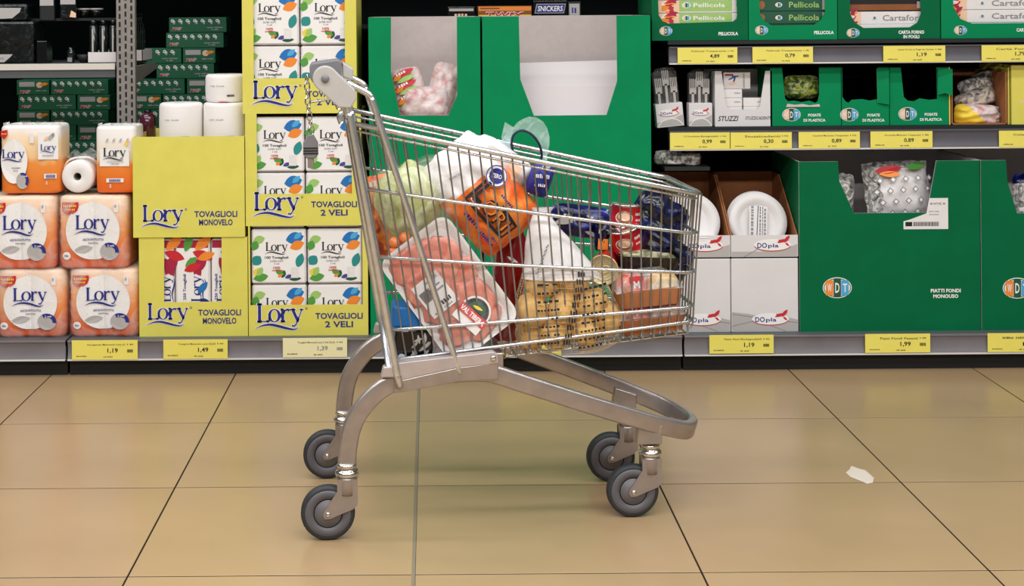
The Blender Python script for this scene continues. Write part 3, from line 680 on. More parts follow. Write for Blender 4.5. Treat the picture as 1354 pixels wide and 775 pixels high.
# ---------------------------------------------------------------- stacks of dark green boxes in the unit behind
def cup(b, x, z, s):
    b.oval(x, z, s*.42, s*.42, 'print_white', 2, 12); b.oval(x-s*.05, z+s*.02, s*.16, s*.16, 'print_dgreen', 3, 8)
    b.poly([(x+s*.1, z-s*.3), (x+s*.7, z-s*.3), (x+s*.62, z-s*.85), (x+s*.2, z-s*.85)], 'print_silver', 2); b.oval(x+s*.4, z-s*.15, s*.3, s*.2, 'print_white', 3, 10)
def green_box_proto(kind, w, h):
    e = thing('green_food_box', 'proto', 'box', (0, 0, 0))
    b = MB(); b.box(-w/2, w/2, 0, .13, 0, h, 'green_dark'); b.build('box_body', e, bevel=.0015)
    b = MB()
    if kind == 0:
        for i in range(7): cup(b, -w*.44+w*.13*i, h*.78, h*.27)
        b.text('MAIP', -w*.36, h*.25, w*.17, h*.2, 'print_white', 2, .06, .2); b.text('MAIP', -w*.36, h*.25, w*.165, h*.17, 'print_red', 3, .01, .2)
        b.text('~Prodotto e confezionato', w*.3, h*.32, w*.27, h*.09, 'print_silver', 2); b.text('~in Italia', w*.3, h*.18, w*.12, h*.08, 'print_silver', 2)
    else:
        b.rect(-w*.42, w*.05, h*.55, h*.88, 'print_silver', 2); b.oval(w*.2, h*.66, w*.1, h*.2, 'print_peach', 2); b.leaf(w*.2, h*.66, w*.28, h*.22, 10, 'print_orange', 3)
        b.text('MAIP', -w*.24, h*.22, w*.34, h*.22, 'print_white', 2, .06, .2); b.text('MAIP', -w*.24, h*.22, w*.33, h*.18, 'print_red', 3, .01, .2)
        b.text('~Prodotto in Italia', w*.26, h*.28, w*.34, h*.09, 'print_silver', 2)
    b.build('printing', e); return e
YB = 6.25
sc_ = YB/F; BH = 20.3*sc_
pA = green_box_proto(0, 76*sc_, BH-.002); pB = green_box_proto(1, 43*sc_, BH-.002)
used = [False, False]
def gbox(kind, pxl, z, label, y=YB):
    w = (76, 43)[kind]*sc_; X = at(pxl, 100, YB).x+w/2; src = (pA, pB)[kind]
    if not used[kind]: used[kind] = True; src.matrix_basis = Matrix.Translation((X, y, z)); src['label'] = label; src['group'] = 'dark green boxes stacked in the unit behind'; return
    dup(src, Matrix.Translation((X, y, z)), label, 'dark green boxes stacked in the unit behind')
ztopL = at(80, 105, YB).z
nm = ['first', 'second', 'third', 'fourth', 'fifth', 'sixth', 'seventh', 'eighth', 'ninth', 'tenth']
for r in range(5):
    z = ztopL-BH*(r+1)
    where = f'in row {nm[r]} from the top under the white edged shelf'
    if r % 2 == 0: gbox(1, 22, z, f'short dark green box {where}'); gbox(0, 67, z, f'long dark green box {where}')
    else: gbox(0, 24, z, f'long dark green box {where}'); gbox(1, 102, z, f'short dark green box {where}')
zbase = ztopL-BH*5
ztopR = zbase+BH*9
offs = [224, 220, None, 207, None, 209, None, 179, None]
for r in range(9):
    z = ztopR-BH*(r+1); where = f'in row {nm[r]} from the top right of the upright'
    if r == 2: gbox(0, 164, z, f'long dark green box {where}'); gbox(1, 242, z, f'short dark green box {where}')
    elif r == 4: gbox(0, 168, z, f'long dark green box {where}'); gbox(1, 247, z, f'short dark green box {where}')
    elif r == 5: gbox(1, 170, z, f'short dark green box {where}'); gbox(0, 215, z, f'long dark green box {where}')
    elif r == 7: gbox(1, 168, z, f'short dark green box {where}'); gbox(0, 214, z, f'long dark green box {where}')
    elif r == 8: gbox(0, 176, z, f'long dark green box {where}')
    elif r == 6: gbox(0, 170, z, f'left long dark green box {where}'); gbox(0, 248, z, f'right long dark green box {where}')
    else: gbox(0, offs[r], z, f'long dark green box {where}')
b = MB(); b.box(-2.6, -.55, 6.1, 6.6, zbase-.02, zbase-.0005, 'dark'); tag(b.build('wall_shelf'), 'dark shelf of the unit behind carrying the dark green boxes', 'shelf')

# dark goods on the white edged shelf at upper left
def on_left(px): return at(px, 80, 5.52).x
def small_box(name, label, cat, px0, px1, py0, mt, Y=5.52, d=.12, z=zl, art=None, bev=.003):
    X0, X1 = at(px0, py0, Y).x, at(px1, py0, Y).x; h = at((px0+px1)/2, py0, Y).z-z; w = X1-X0
    e = thing(name, label, cat, ((X0+X1)/2, Y, z))
    b = MB(); b.box(-w/2, w/2, 0, d, 0, h, mt); b.build('box_body', e, bevel=bev)
    if art: b = MB(); art(b, w, h); b.build('printing', e)
    return e, w, h
def a1(b, w, h):
    b.oval(-w*.45, h*.02, w*.5, h*.22, 'print_silver', 1, 20) if False else b.poly([(-w*.48, .005), (-w*.2, .005), (-w*.05, h*.16), (0, h*.22), (-w*.48, h*.22)], 'print_silver', 1)
    b.text('~SALE', -w*.3, h*.13, w*.2, h*.06, 'print_grey', 2); b.rect(-w*.25, w*.35, h*.5, h*.7, 'print_crimson', 1) if False else None
small_box('dark_packet', 'large dark packet with a pale corner print at the upper left', 'packet', -12, 45, 28, 'dark_bag', 5.52, .15, zl, a1, .01)
def a2(b, w, h): b.poly([(-w*.48, h*.1), (w*.1, h*.15), (w*.3, h*.5), (w*.34, h*.75), (-w*.48, h*.78)], 'print_silver', 1)
z2 = at(0, 28, 5.52).z
small_box('dark_packet', 'dark packet with a pale rounded label lying on another dark packet', 'packet', -14, 36, 5, 'dark_bag', 5.53, .13, z2+.001, a2, .01)
small_box('dark_jar_box', 'small dark glass box on the white edged shelf', 'box', 48, 62, 54, 'blackgloss', 5.52, .08)
b = MB(); e = thing('small_dark_bottle', 'small dark bottle with pale label on the white edged shelf', 'bottle', (on_left(91), 5.55, zl))
b.lathe([(0, 0), (.014, 0), (.014, .04), (.009, .05), (.009, .056), (0, .056)], 'bottle_dark', 18); b.build('bottle_body', e)
b = MB(); b.box(-.008, .008, -.0152, -.0142, .004, .02, 'print_grey'); b.build('paper_label', e)
b = MB(); e = thing('dark_dish', 'dark stacked dishes beside the green bottles', 'dish', (on_left(108), 5.56, zl))
b.lathe([(0, 0), (.015, 0), (.028, .03), (.026, .03), (.013, .004), (0, .004)], 'dark', 20); b.build('bowl', e)
zt_ = zl
e = thing('bottle_tray', 'white cardboard tray holding dark green bottles beside the upright', 'tray', (on_left(136.5), 5.50, zl))
w = 39*5.5/F/2; h = 14.5*5.5/F
b = MB()
for a in ((-w, w, 0, .003, 0, h), (-w, w, .137, .14, 0, h), (-w, -w+.003, 0, .14, 0, h), (w-.003, w, 0, .14, 0, h), (-w, w, 0, .14, 0, .003)): b.box(*a, 'inner_white')
b.build('tray_walls', e)
for k in range(3):
    e = thing('dark_green_bottle', f'{("leftmost","middle","rightmost")[k]} of three dark green bottles standing in the white tray', 'bottle', (on_left(136.5)-.036+.036*k, 5.53, zl+.004))
    b = MB(); b.lathe([(0, 0), (.0155, 0), (.016, .004), (.016, .125), (.012, .132), (0, .133)], 'bottle_dark', 20); b.build('bottle_body', e)
    b = MB(); b.lathe([(0, .1332), (.013, .1332), (.013, .15), (0, .15)], 'blackgloss', 16); b.build('cap', e)
    b = MB(); b.box(-.003, .003, -.0166, -.0155, .02, .12, 'print_silver'); b.build('pale_stripe', e)
e = thing('bottle_tray', 'white cardboard tray seen end on behind the upright', 'tray', (xa-.09, 5.66, zl))
b = MB()
w = .083; h = .042
for a in ((-w, w, 0, .003, 0, h), (-w, w, .197, .2, 0, h), (-w, -w+.003, 0, .2, 0, h), (w-.003, w, 0, .2, 0, h), (-w, w, 0, .2, 0, .003)): b.box(*a, 'inner_white')
b.build('tray_walls', e)
for k in range(4):
    e = thing('dark_tall_bottle', f'{("frontmost","second","third","rearmost")[k]} dark bottle in the tray seen end on', 'bottle', (xa-.05, 5.685+.047*k, zl+.004))
    b = MB(); b.lathe([(0, 0), (.02, 0), (.021, .004), (.021, .13), (.012, .145), (.012, .16), (0, .16)], 'bottle_dark', 20); b.build('bottle_body', e)
    b = MB(); b.lathe([(0, .1602), (.013, .1602), (.013, .172), (0, .172)], 'blackgloss', 16); b.build('cap', e)
# goods hanging in front of the dark
b = MB(); b.box(-2.4, -1.10, 5.60, 5.612, 1.235, 1.247, 'shelf_grey'); hb = tag(b.build('hook_bar'), 'bar above the picture that the small packets hang from', 'bar')
for px0, px1, py1, lab, mt_ in ((53, 73, 28, 'grey hanging packet second from the left in the dark corner', 'dark'), (80, 102, 24, 'hanging packet with a small pink corner in the dark corner', 'dark_bag')):
    X0, X1 = at(px0, 10, 5.59).x, at(px1, 10, 5.59).x; w = X1-X0; zb_ = at(px0, py1, 5.59).z
    e = thing('hanging_packet', lab, 'packet', ((X0+X1)/2, 5.585, zb_)); h = 1.24-zb_
    b = MB(); b.box(-w/2, w/2, -.008, .012, 0, h, mt_); b.build('packet_body', e, bevel=.005)
    b = MB(); b.rect(-w*.45, w*.45, h*.62, h*.98, 'print_silver', 1)
    if px0 > 70: b.poly([(w*.1, h*.05), (w*.48, h*.02), (w*.48, h*.22), (w*.2, h*.35)], 'print_peach', 1)
    b.build('printing', e, (0, -.009, 0))
for k in range(2):
    pc = at(111+16*k, 13, 5.62); e = thing('dark_lidded_pot', f'{("left","right")[k]} round dark pot with a shiny rim in the dark corner', 'pot', (pc.x, 5.63, 1.16))
    b = MB(); b.lathe([(0, 0), (.02, 0), (.023, .02), (.023, .03), (0, .032)], 'blackgloss', 20); b.build('pot', e)
    b = MB(); b.lathe([(.022, .029), (.0245, .03), (.0245, .034), (.022, .035)], 'print_silver', 20); b.build('rim', e)
b = MB(); b.box(-2.3, -1.10, 5.6, 5.8, 1.15, 1.159, 'dark'); tag(b.build('wall_shelf'), 'dark narrow shelf carrying two round pots in the upper left corner', 'shelf')

# ---------------------------------------------------------------- two tall green dump bins
g0, g1 = at(489, 300, YF).x, at(636, 200, YF).x; zg = at(560, 22.5, YF).z
nt_ = px_notch(g0, g1, ZB, [(604, 22), (604.5, 126), (593, 152.5), (529, 153), (517, 95), (517, 22)], YF)
nt_[0] = (nt_[0][0], zg-ZB); nt_[-1] = (nt_[-1][0], zg-ZB)
e, w, h = carton('green_dump_bin', 'tall green cardboard bin with white and red bags in its cut-out', g0, g1, ZB, zg, YF, .42, 'green', 'inner_grey', nt_)
zi1 = at(560, 157, YF).z
b = MB(); b.box(-w/2+.004, w/2-.004, .005, .415, zi1-ZB-.004, zi1-ZB, 'inner_grey'); b.build('inner_floor', e)
q0, q1 = at(639, 200, YF).x, at(861, 200, YF).x
nt_ = px_notch(q0, q1, ZB, [(815, 22), (816, 107), (802, 152), (706, 153), (688, 105), (686, 22)], YF)
nt_[0] = (nt_[0][0], zg-ZB); nt_[-1] = (nt_[-1][0], zg-ZB)
e, w, h = carton('green_dump_bin', 'wide tall green cardboard bin standing empty behind the trolley', q0, q1, ZB, zg, YF, .42, 'green', 'inner_grey', nt_)
b = MB(); z0 = at(750, 158, YF+.06).z-ZB; zf = at(750, 114, YF+.12).z-ZB; z1 = at(750, 82, YF+.2).z-ZB
b.add([(-w*.44, .05, z0-.1), (w*.44, .05, z0-.1), (w*.44, .12, zf), (-w*.44, .12, zf), (w*.44, .2, z1+.006), (-w*.44, .2, z1-.004)], [(0, 1, 2, 3), (3, 2, 4, 5)], 'inner_white')
b.add([(-w*.44, .053, z0-.1), (w*.44, .053, z0-.1), (w*.44, .123, zf), (-w*.44, .123, zf), (w*.44, .203, z1+.006), (-w*.44, .203, z1-.004)], [(3, 2, 1, 0), (5, 4, 2, 3)], 'inner_white')
b.build('inner_flap', e)
def bag(name, label, cat, px, py, Y, wpx, hpx, d, mt, rot=0, seed=0, lean=0, matfn=None, n=14, wr=.4, group=None, art=None, yaw=0, rc=.1):
    c = at(px, py, Y); w = wpx*Y/F; h = hpx*Y/F
    r = RZ(yaw) @ RX(lean) @ RY(rot)
    e = thing(name, label, cat, c, r, group)
    b = MB(); b.pouch(w, h, d, mt, n, wr, seed, matfn, rc); b.build('bag_body', e)
    if art: b = MB(); art(b, w, h); b.warp(lambda v: (v.x, v.y-d/2*.9*(max(0, 1-abs(v.x/w*2)**2.6)**.62)*(max(0, 1-abs(v.z/h*2)**2.6)**.62)-.012*d/.05, v.z)).build('printing', e)
    return e
def candy_art(b, w, h):
    for k in range(3):
        z = h*(.34-.22*k); b.leaf(-w*.40, z-.01, w*.7, h*.13, 14, 'print_red', 1); b.leaf(-w*.3, z-.028, w*.6, h*.1, 14, 'print_lime', 1); b.leaf(-w*.38, z-.02, w*.3, h*.1, 30, 'print_orange', 2)
        b.text('~Tris', -w*.12, z+.002, w*.3, h*.06, 'print_white', 3, .02, 0, .25)
bag('candy_bag', 'white sweet bag with red stripes in the left green bin', 'bag', 541, 122, YF+.09, 46, 72, .06, 'candy', -12, 1, -10, art=candy_art)
bag('candy_bag', 'plain whitish crumpled bag standing upright in the left green bin', 'bag', 586, 116, YF+.10, 40, 72, .07, 'candy', 14, 2, -8)
bag('candy_bag', 'whitish crumpled bag lying between two others in the left green bin', 'bag', 562, 135, YF+.06, 66, 46, .07, 'candy', 4, 3, -14)
# bars on a shelf behind the bins
zs = at(660, 24, 5.42).z-.02
b = MB(); b.box(-.35, .72, 5.46, 5.66, zs-.014, zs, 'dark'); tag(b.build('wall_shelf'), 'narrow dark shelf behind the green bins carrying chocolate boxes', 'shelf')
def choc(px0, px1, py0, label, art, mt):
    X0, X1 = at(px0, 10, 5.48).x, at(px1, 10, 5.48).x; w = X1-X0; h = at(px0, py0, 5.48).z-zs
    e = thing('chocolate_box', label, 'box', ((X0+X1)/2, 5.48, zs)); b = MB(); b.box(-w/2, w/2, 0, .14, 0, h, mt); b.build('box_body', e, bevel=.002)
    b = MB(); art(b, w, h); b.build('printing', e)
def tw(b, w, h):
    b.rect(-w/2+.002, w/2-.002, h*.72, h*.96, 'print_orange'); b.rect(-w/2+.002, w/2-.002, h*.3, h*.5, 'print_yellow')
    b.text('TWIX', 0, h*.5, w*.72, h*.34, 'print_white', 3, .05, .15); b.text('TWIX', 0, h*.5, w*.70, h*.28, 'print_red', 4, .02, .15); b.rect(-w*.46, -w*.1, h*.82, h*.9, 'brown_dark', 2)
def sn(b, w, h):
    b.poly([(-w*.46, h*.44), (w*.40, h*.44), (w*.46, h*.86), (-w*.40, h*.86)], 'print_silver', 1); b.poly([(-w*.44, h*.47), (w*.38, h*.47), (w*.44, h*.83), (-w*.38, h*.83)], 'print_navy', 2)
    b.text('SNICKERS', 0, h*.65, w*.74, h*.24, 'print_white', 3, .02, .1)
choc(632, 703, 8, 'gold and brown chocolate bar box above the wide green bin', tw, 'brown_dark')
choc(705, 750, 1, 'black chocolate bar box above the wide green bin', sn, 'blackgloss')
def wb(b, w, h): b.rect(-w*.4, w*.4, h*.2, h*.9, 'print_silver'); b.text('~MM', 0, h*.6, w*.4, h*.3, 'print_navy', 2)
choc(751, 768, 2, 'narrow blue and white box beside the black chocolate box', wb, 'dark')
def wr(b, w, h): b.rect(-w*.45, w*.45, h*.74, h*.9, 'print_silver'); b.text('~KING', 0, h*.5, w*.5, h*.2, 'print_peach', 2)
choc(592, 628, 9, 'dark box with a pale strip at the left of the chocolate boxes', wr, 'blackgloss')

# ---------------------------------------------------------------- top shelf at right: kitchen film and baking paper
def roundnotch(pts): return [(p.x, p.y) for p in pts]
def film_box(px0, px1, pybot, label, notch, txt, mt, logo_px, txt_px):
    Y = YS; X0, X1 = at(px0, 30, Y).x, at(px1, 30, Y).x; z1 = ZT+.215
    nt = px_notch(X0, X1, ZT+.001, notch, Y); nt = [(nt[0][0], z1-ZT-.001)]+nt+[(nt[-1][0], z1-ZT-.001)]
    e, w, h = carton('kitchen_film_box', label, X0, X1, ZT+.001, z1, Y, .34, mt, 'green_dark', nt, 'green boxes on the upper shelf')
    b = MB(); p = at(logo_px[0], logo_px[1], Y); b.wdt(p.x-(X0+X1)/2, p.z-ZT-.001, .043, True)
    for t, x, y, wd in txt_px: p = at(x, y, Y); b.text(t, p.x-(X0+X1)/2, p.z-ZT-.001, wd*Y/F, .0115, 'print_white', 1, .04)
    b.build('printing', e)
def product(px0, px1, z0, h, label, art, mt, Y=YS+.02):
    X0, X1 = at(px0, 10, Y).x, at(px1, 10, Y).x; w = X1-X0
    e = thing('roll_carton', label, 'carton', ((X0+X1)/2, Y, z0)); b = MB(); b.box(-w/2, w/2, 0, .06, 0, h-.001, mt); b.build('box_body', e, bevel=.002)
    b = MB(); art(b, w, h); b.build('printing', e)
def mini(b, x, z, s):
    b.oval(x, z, s*.9, s*.62, 'print_white', 2, 16); b.rect(x-s*.6, x-s*.2, z-s*.4, z+s*.4, 'print_peach', 3); b.rect(x-s*.2, x+s*.15, z-s*.45, z+s*.45, 'print_dgreen', 3); b.rect(x+s*.15, x+s*.6, z-s*.4, z+s*.4, 'print_sky', 3)
def meatpic(b, x0, x1, h, seed):
    rnd = random.Random(seed); b.rect(x0, x1, h*.04, h*.96, 'print_peach', 1)
    for i in range(14): b.leaf(rnd.uniform(x0, x1-.03), rnd.uniform(.12, .85)*h, .032, .012, rnd.uniform(-50, 50), rnd.choice(['print_red', 'print_crimson', 'print_white', 'print_orange']), 2)
def pel1(b, w, h):
    meatpic(b, -w*.48, -w*.24, h, 3); b.rect(-w*.24, w*.36, h*.12, h*.96, 'print_lime', 1); b.rect(-w*.24, w*.36, h*.45, h*.96, 'print_green' if False else 'print_lime', 2)
    mini(b, -w*.16, h*.6, .016); b.text('Pellicola', w*.1, h*.6, w*.36, h*.34, 'print_white', 3, .015); b.text('~30 m', w*.43, h*.6, .012, .01, 'print_grey', 2)
def pel2(b, w, h):
    b.rect(-w*.5, w*.36, h*.05, h*.95, 'print_dgreen', 1); mini(b, -w*.18, h*.5, .013); b.text('Pellicola', w*.14, h*.5, w*.38, h*.46, 'print_lime', 2, .01); b.rect(w*.37, w*.48, h*.1, h*.9, 'print_silver', 1); b.text('30', w*.425, h*.5, .012, .018, 'print_dgreen', 2); b.oval(-w*.4, h*.5, .012, .014, 'brown', 2, 14)
def caf(b, w, h):
    meatpic(b, -w*.48, -w*.3, h, 8); mini(b, -w*.16, h*.5, .01); b.text('Cartaforno', w*.18, h*.5, w*.5, h*.44, 'print_grey', 2, .01)
def cab(b, w, h): b.rect(-w*.48, w*.48, h*.1, h*.55, 'brown_dark', 1); b.rect(w*.3, w*.44, h*.25, h*.75, 'print_silver', 2); b.text('~8 m', w*.37, h*.5, .014, .014, 'print_black', 3)
film_box(862, 989, 55, 'green film box at the left end of the upper shelf, light packs inside', [(974, 0), (975, 24), (969, 28.5), (884, 31), (876, 28), (871, 20), (870, 0)], '', 'green_deep', (880.5, 41), [('PELLICOLA', 963, 44.5, 26)])
film_box(990, 1107, 53, 'green film box with dark green packs, second on the upper shelf', [(1091, 0), (1091, 16), (1085, 27), (1076, 33), (1021, 34), (1011, 28), (1005, 18), (1004, 0)], '', 'green', (1007, 40), [('PELLICOLA', 1089.5, 43, 26)])
film_box(1108, 1243, 52, 'green baking paper box, third on the upper shelf', [(1217, 0), (1218, 18), (1213, 30), (1203, 36), (1142, 37), (1130, 30), (1124, 18), (1124, 0)], '', 'green_deep', (1128, 43.5), [('CARTA FORNO', 1205, 42.5, 34), ('IN FOGLI', 1205, 48.5, 21)])
film_box(1244.5, 1400, 50, 'green baking paper box at the right edge of the upper shelf', [(1385, 0), (1385, 30), (1285, 31), (1270, 25), (1261, 10), (1260, 0)], '', 'green', (1270, 40), [('CARTA FORNO', 1361, 39.5, 34)])
for i in range(4):
    z = ZT+.006+.043*i; q = ('lowest', 'second', 'third', 'top')[i]
    product(868, 984, z, .043, f'{q} light green cling film carton in the left film box', pel1, 'white')
    product(996, 1101, z+.004, .042, f'{q} dark green cling film carton in the second film box', pel2, 'green_dark')
    product(1114, 1237, z, .044, f'{q} carton in the third box on the upper shelf', caf if i < 2 else cab, 'white' if i < 2 else 'black')
    product(1250, 1392, z+.004, .043, f'{q} white baking paper carton in the box at the right edge', caf, 'white')

# ---------------------------------------------------------------- middle shelf at right
Y = YS
def cutlery(px0, px1, py0, ang, label):
    X = at((px0+px1)/2, 150, Y).x; w = (px1-px0)*Y/F
    e = thing('cutlery_pack', label, 'cutlery pack', (X, Y, ZM+.001), RY(ang)); h = at(px0, py0, Y).z-ZM; hc = .078
    b = MB(); b.box(-w/2, w/2, 0, .05, 0, hc, 'white_box'); b.build('sleeve', e, bevel=.002)
    b = MB(); b.poly([(-w*.48, .004), (w*.48, .004), (w*.48, hc*.5), (w*.2, hc*.36), (-w*.2, hc*.26), (-w*.48, hc*.22)], 'print_silver', 1); b.ring(0, -.01, w*.5, hc*.5, .003, 'print_white', 2, 20, 160, 16); b.dopla(-w*.02, hc*.6, w*.78); b.build('printing', e)
    for k in range(3):
        x = -w*.3+w*.28*k; top = h*(.98 if k == 1 else .85)
        b = MB(); b.box(x-.004, x+.004, .012, .016, hc-.004, top-.045, 'plastic_grey'); b.box(x-.011, x+.011, .012, .017, top-.05, top-.03, 'plastic_grey')
        for q in range(4): b.box(x-.011+.0062*q, x-.0075+.0062*q, .012, .015, top-.03, top, 'plastic_grey')
        b.build('plastic_fork', e)
    b = MB(); b.pouch(w*.96, h-hc+.03, .045, 'cling', 10, .4, ang); b.build('bag', e, (0, .028, (h+hc)/2-.005))
    b = MB(); b.box(-w*.46, w*.46, .046, .05, hc, h*.95, 'black'); b.build('backing_card', e)
cutlery(869, 905, 92, -5, 'leftmost tilted cutlery pack with white sleeve on the middle shelf')
cutlery(911, 942, 94, 0, 'upright cutlery pack with white sleeve beside the toothpick box')
X0, X1 = at(945.5, 140, Y).x, at(1021, 140, Y).x; z1 = at(980, 94, Y).z
nt_ = px_notch(X0, X1, ZM+.001, [(1012, 96), (1005, 140), (1001, 145), (966, 145), (960, 140), (954, 95)], Y); nt_[0] = (nt_[0][0], z1-ZM-.001); nt_[-1] = (nt_[-1][0], z1-ZM-.001)
e, w, h = carton('toothpick_box', 'white cut-out toothpick display box on the middle shelf', X0, X1, ZM+.001, z1, Y, .2, 'white_box', 'inner_white', nt_)
b = MB(); b.text('STUZZI', -w*.27, .026, w*.36, .017, 'print_black', 1, .015, .25); b.text('STUZZICADENTI', w*.25, .027, w*.44, .0105, 'print_black', 1, .01, .15); b.build('printing', e)
xm = (X0+X1)/2
for k in range(2):
    for r in range(4):
        e = thing('toothpick_packet', f'{("bottom","second","third","top")[r]} white toothpick packet in the {("left","right")[k]} pile of the white box', 'packet', (xm-.038+.076*k, Y+.012, ZM+.006+.0295*r))
        if k and r == 3: 
            bpy.data.objects.remove(e); continue
        b = MB(); b.box(-.036, .036, 0, .05, 0, .029, 'white'); b.build('packet_body', e, bevel=.002)
        b = MB(); b.text('~STUZZI', .02, .016, .02, .005, 'print_grey', 1); b.build('printing', e)
e = thing('toothpick_card', 'square white toothpick pack standing upright in the white box', 'packet', (xm-.018, Y+.018, ZM+.006+.0295*4))
b = MB(); b.box(-.045, .045, 0, .012, 0, .055, 'white'); b.build('packet_body', e, bevel=.002)
b = MB(); b.rect(-.04, -.012, .044, .05, 'print_crimson'); b.text('T', -.006, .034, .022, .02, 'print_navy', 1, .03, .2); b.leaf(-.03, .03, .026, .006, 25, 'print_blue', 1); b.leaf(-.03, .016, .03, .01, 8, 'print_peach'); b.rect(.02, .026, .004, .052, 'print_silver'); b.build('printing', e)
def posate(px0, px1, notch, label, lx, tx, mt='green'):
    X0, X1 = at(px0, 130, Y).x, at(px1, 130, Y).x; z1 = at((px0+px1)/2, 89, Y).z
    nt = px_notch(X0, X1, ZM+.001, notch, Y); nt[0] = (nt[0][0], z1-ZM-.001); nt[-1] = (nt[-1][0], z1-ZM-.001)
    e, w, h = carton('cutlery_box', label, X0, X1, ZM+.001, z1, Y, .32, mt, 'shade_black', nt)
    b = MB(); p = at(*lx, Y); b.wdt(p.x-(X0+X1)/2, p.z-ZM, .061, True); p = at(*tx, Y); c_ = p.x-(X0+X1)/2
    b.text('POSATE', c_, p.z-ZM+.0085, .042, .0095, 'print_white', 1, .035); b.text('DI PLASTICA', c_, p.z-ZM-.0085, .073, .0095, 'print_white', 1, .035); b.build('printing', e)
    p0_, p1_ = nt[len(nt)//2-1], nt[len(nt)//2]
    return e, w, h
e, w, h = posate(1018.5, 1112, [(1083, 89), (1083, 125), (1081, 134), (1078, 136), (1070, 133), (1060, 135), (1050, 133), (1042, 134), (1038, 130), (1034, 89)], 'green plastic cutlery box with colourful bags inside, first of three', (1046.5, 152), (1077, 156))
b = MB(); b.prism([(-w*.28, .063), (w*.2, .063), (w*.19, .072), (w*.05, .068), (-.01, .073), (-w*.15, .07), (-w*.26, .074)], -.004, -.001, 'inner_grey'); b.build('torn_edge', e)
e, w, h = posate(1113, 1175.5, [(1160, 89), (1160, 131), (1150, 133), (1140, 131), (1126, 132), (1122, 136), (1118, 134), (1113.8, 128), (1113.6, 89)], 'green plastic cutlery box with a bent flap, second of three', (1123, 152), (1155, 156))
b = MB(); b.prism([(0, 0), (.038, -.006), (.038, .11), (-.002, .112)], 0, .003, 'green', 'inner_white'); b.build('bent_flap', e, (w*.5-.04, -.006, .075), RZ(-8))
e, w, h = posate(1176.5, 1254, [(1238, 88), (1239, 131), (1228, 132), (1216, 130), (1208, 134), (1200, 133), (1195, 128), (1191, 88)], 'green plastic cutlery box with a dark empty cut-out, third of three', (1200, 151), (1231, 155))
b = MB(); b.prism([(0, .03), (.022, .036), (.046, .028), (.046, .115), (.0, .12)], 0, .003, 'green', 'inner_white'); b.build('torn_flap', e, (w*.5-.038, -.012, .07), RZ(-14))
b = MB(); b.box(-.004, .0, 0, .02, .0, h, 'yellow'); b.build('yellow_edge', e, (w*.5+.006, .0, 0))
bag('cutlery_bag', 'yellow and blue bag of plastic cutlery inside the first cutlery box', 'bag', 1060, 115, Y+.06, 50, 34, .05, 'cutlery_bag', 0, 4, -10)
# tangle of bags, brown box and yellow box
X0, X1 = at(1258, 130, Y).x, at(1331, 130, Y).x; z1 = at(1290, 92, Y).z
e = thing('brown_carton', 'open brown carton holding loose white and yellow bags on the middle shelf', 'box', ((X0+X1)/2, Y, ZM+.001)); w = X1-X0; h = z1-ZM
b = MB(); b.box(w/2-.004, w/2, 0, .3, 0, h-.01, 'brown'); b.box(-w/2, -w/2+.004, 0, .3, 0, h*.7, 'brown'); b.box(-w/2, w/2, .296, .3, 0, h-.01, 'brown_dark'); b.box(-w/2, w/2, 0, .3, 0, .003, 'brown'); b.build('box_body', e)
def ymix(u, v): return 'print_yellow' if (u+v*.5) < -.1 else ('candy' if u < .7 else 'silver_bag')
bag('sweet_bag', 'yellow and white bag lying at the front bottom of the brown carton', 'bag', 1292, 152, Y+.05, 66, 30, .07, 'sweets', 3, 6, 0, ymix)
bag('sweet_bag', 'clear bag with yellow print lying above the front one in the brown carton', 'bag', 1290, 131, Y+.09, 60, 26, .07, 'sweets', -16, 7, -10)
bag('sweet_bag', 'clear wrinkled bag topmost in the brown carton', 'bag', 1292, 112, Y+.13, 56, 28, .07, 'silver_bag', -24, 8, -10)
X0, X1 = at(1336, 130, Y).x, at(1420, 130, Y).x
e, w, h = carton('yellow_box', 'plain yellow box at the right edge of the middle shelf', X0, X1, ZM+.001, at(1340, 86, Y).z, Y-.01, .3, 'yellow', 'yellow_in')
b = MB(); b.box(-.003, 0, 0, .2, 0, h-.008, 'yellow'); b.build('side_flap', e, (-w/2-.006, .004, 0))
b = MB(); b.text('~NESSUNO', -w*.2, h*.38, w*.3, .014, 'print_peach', 1, .02); b.build('printing', e)

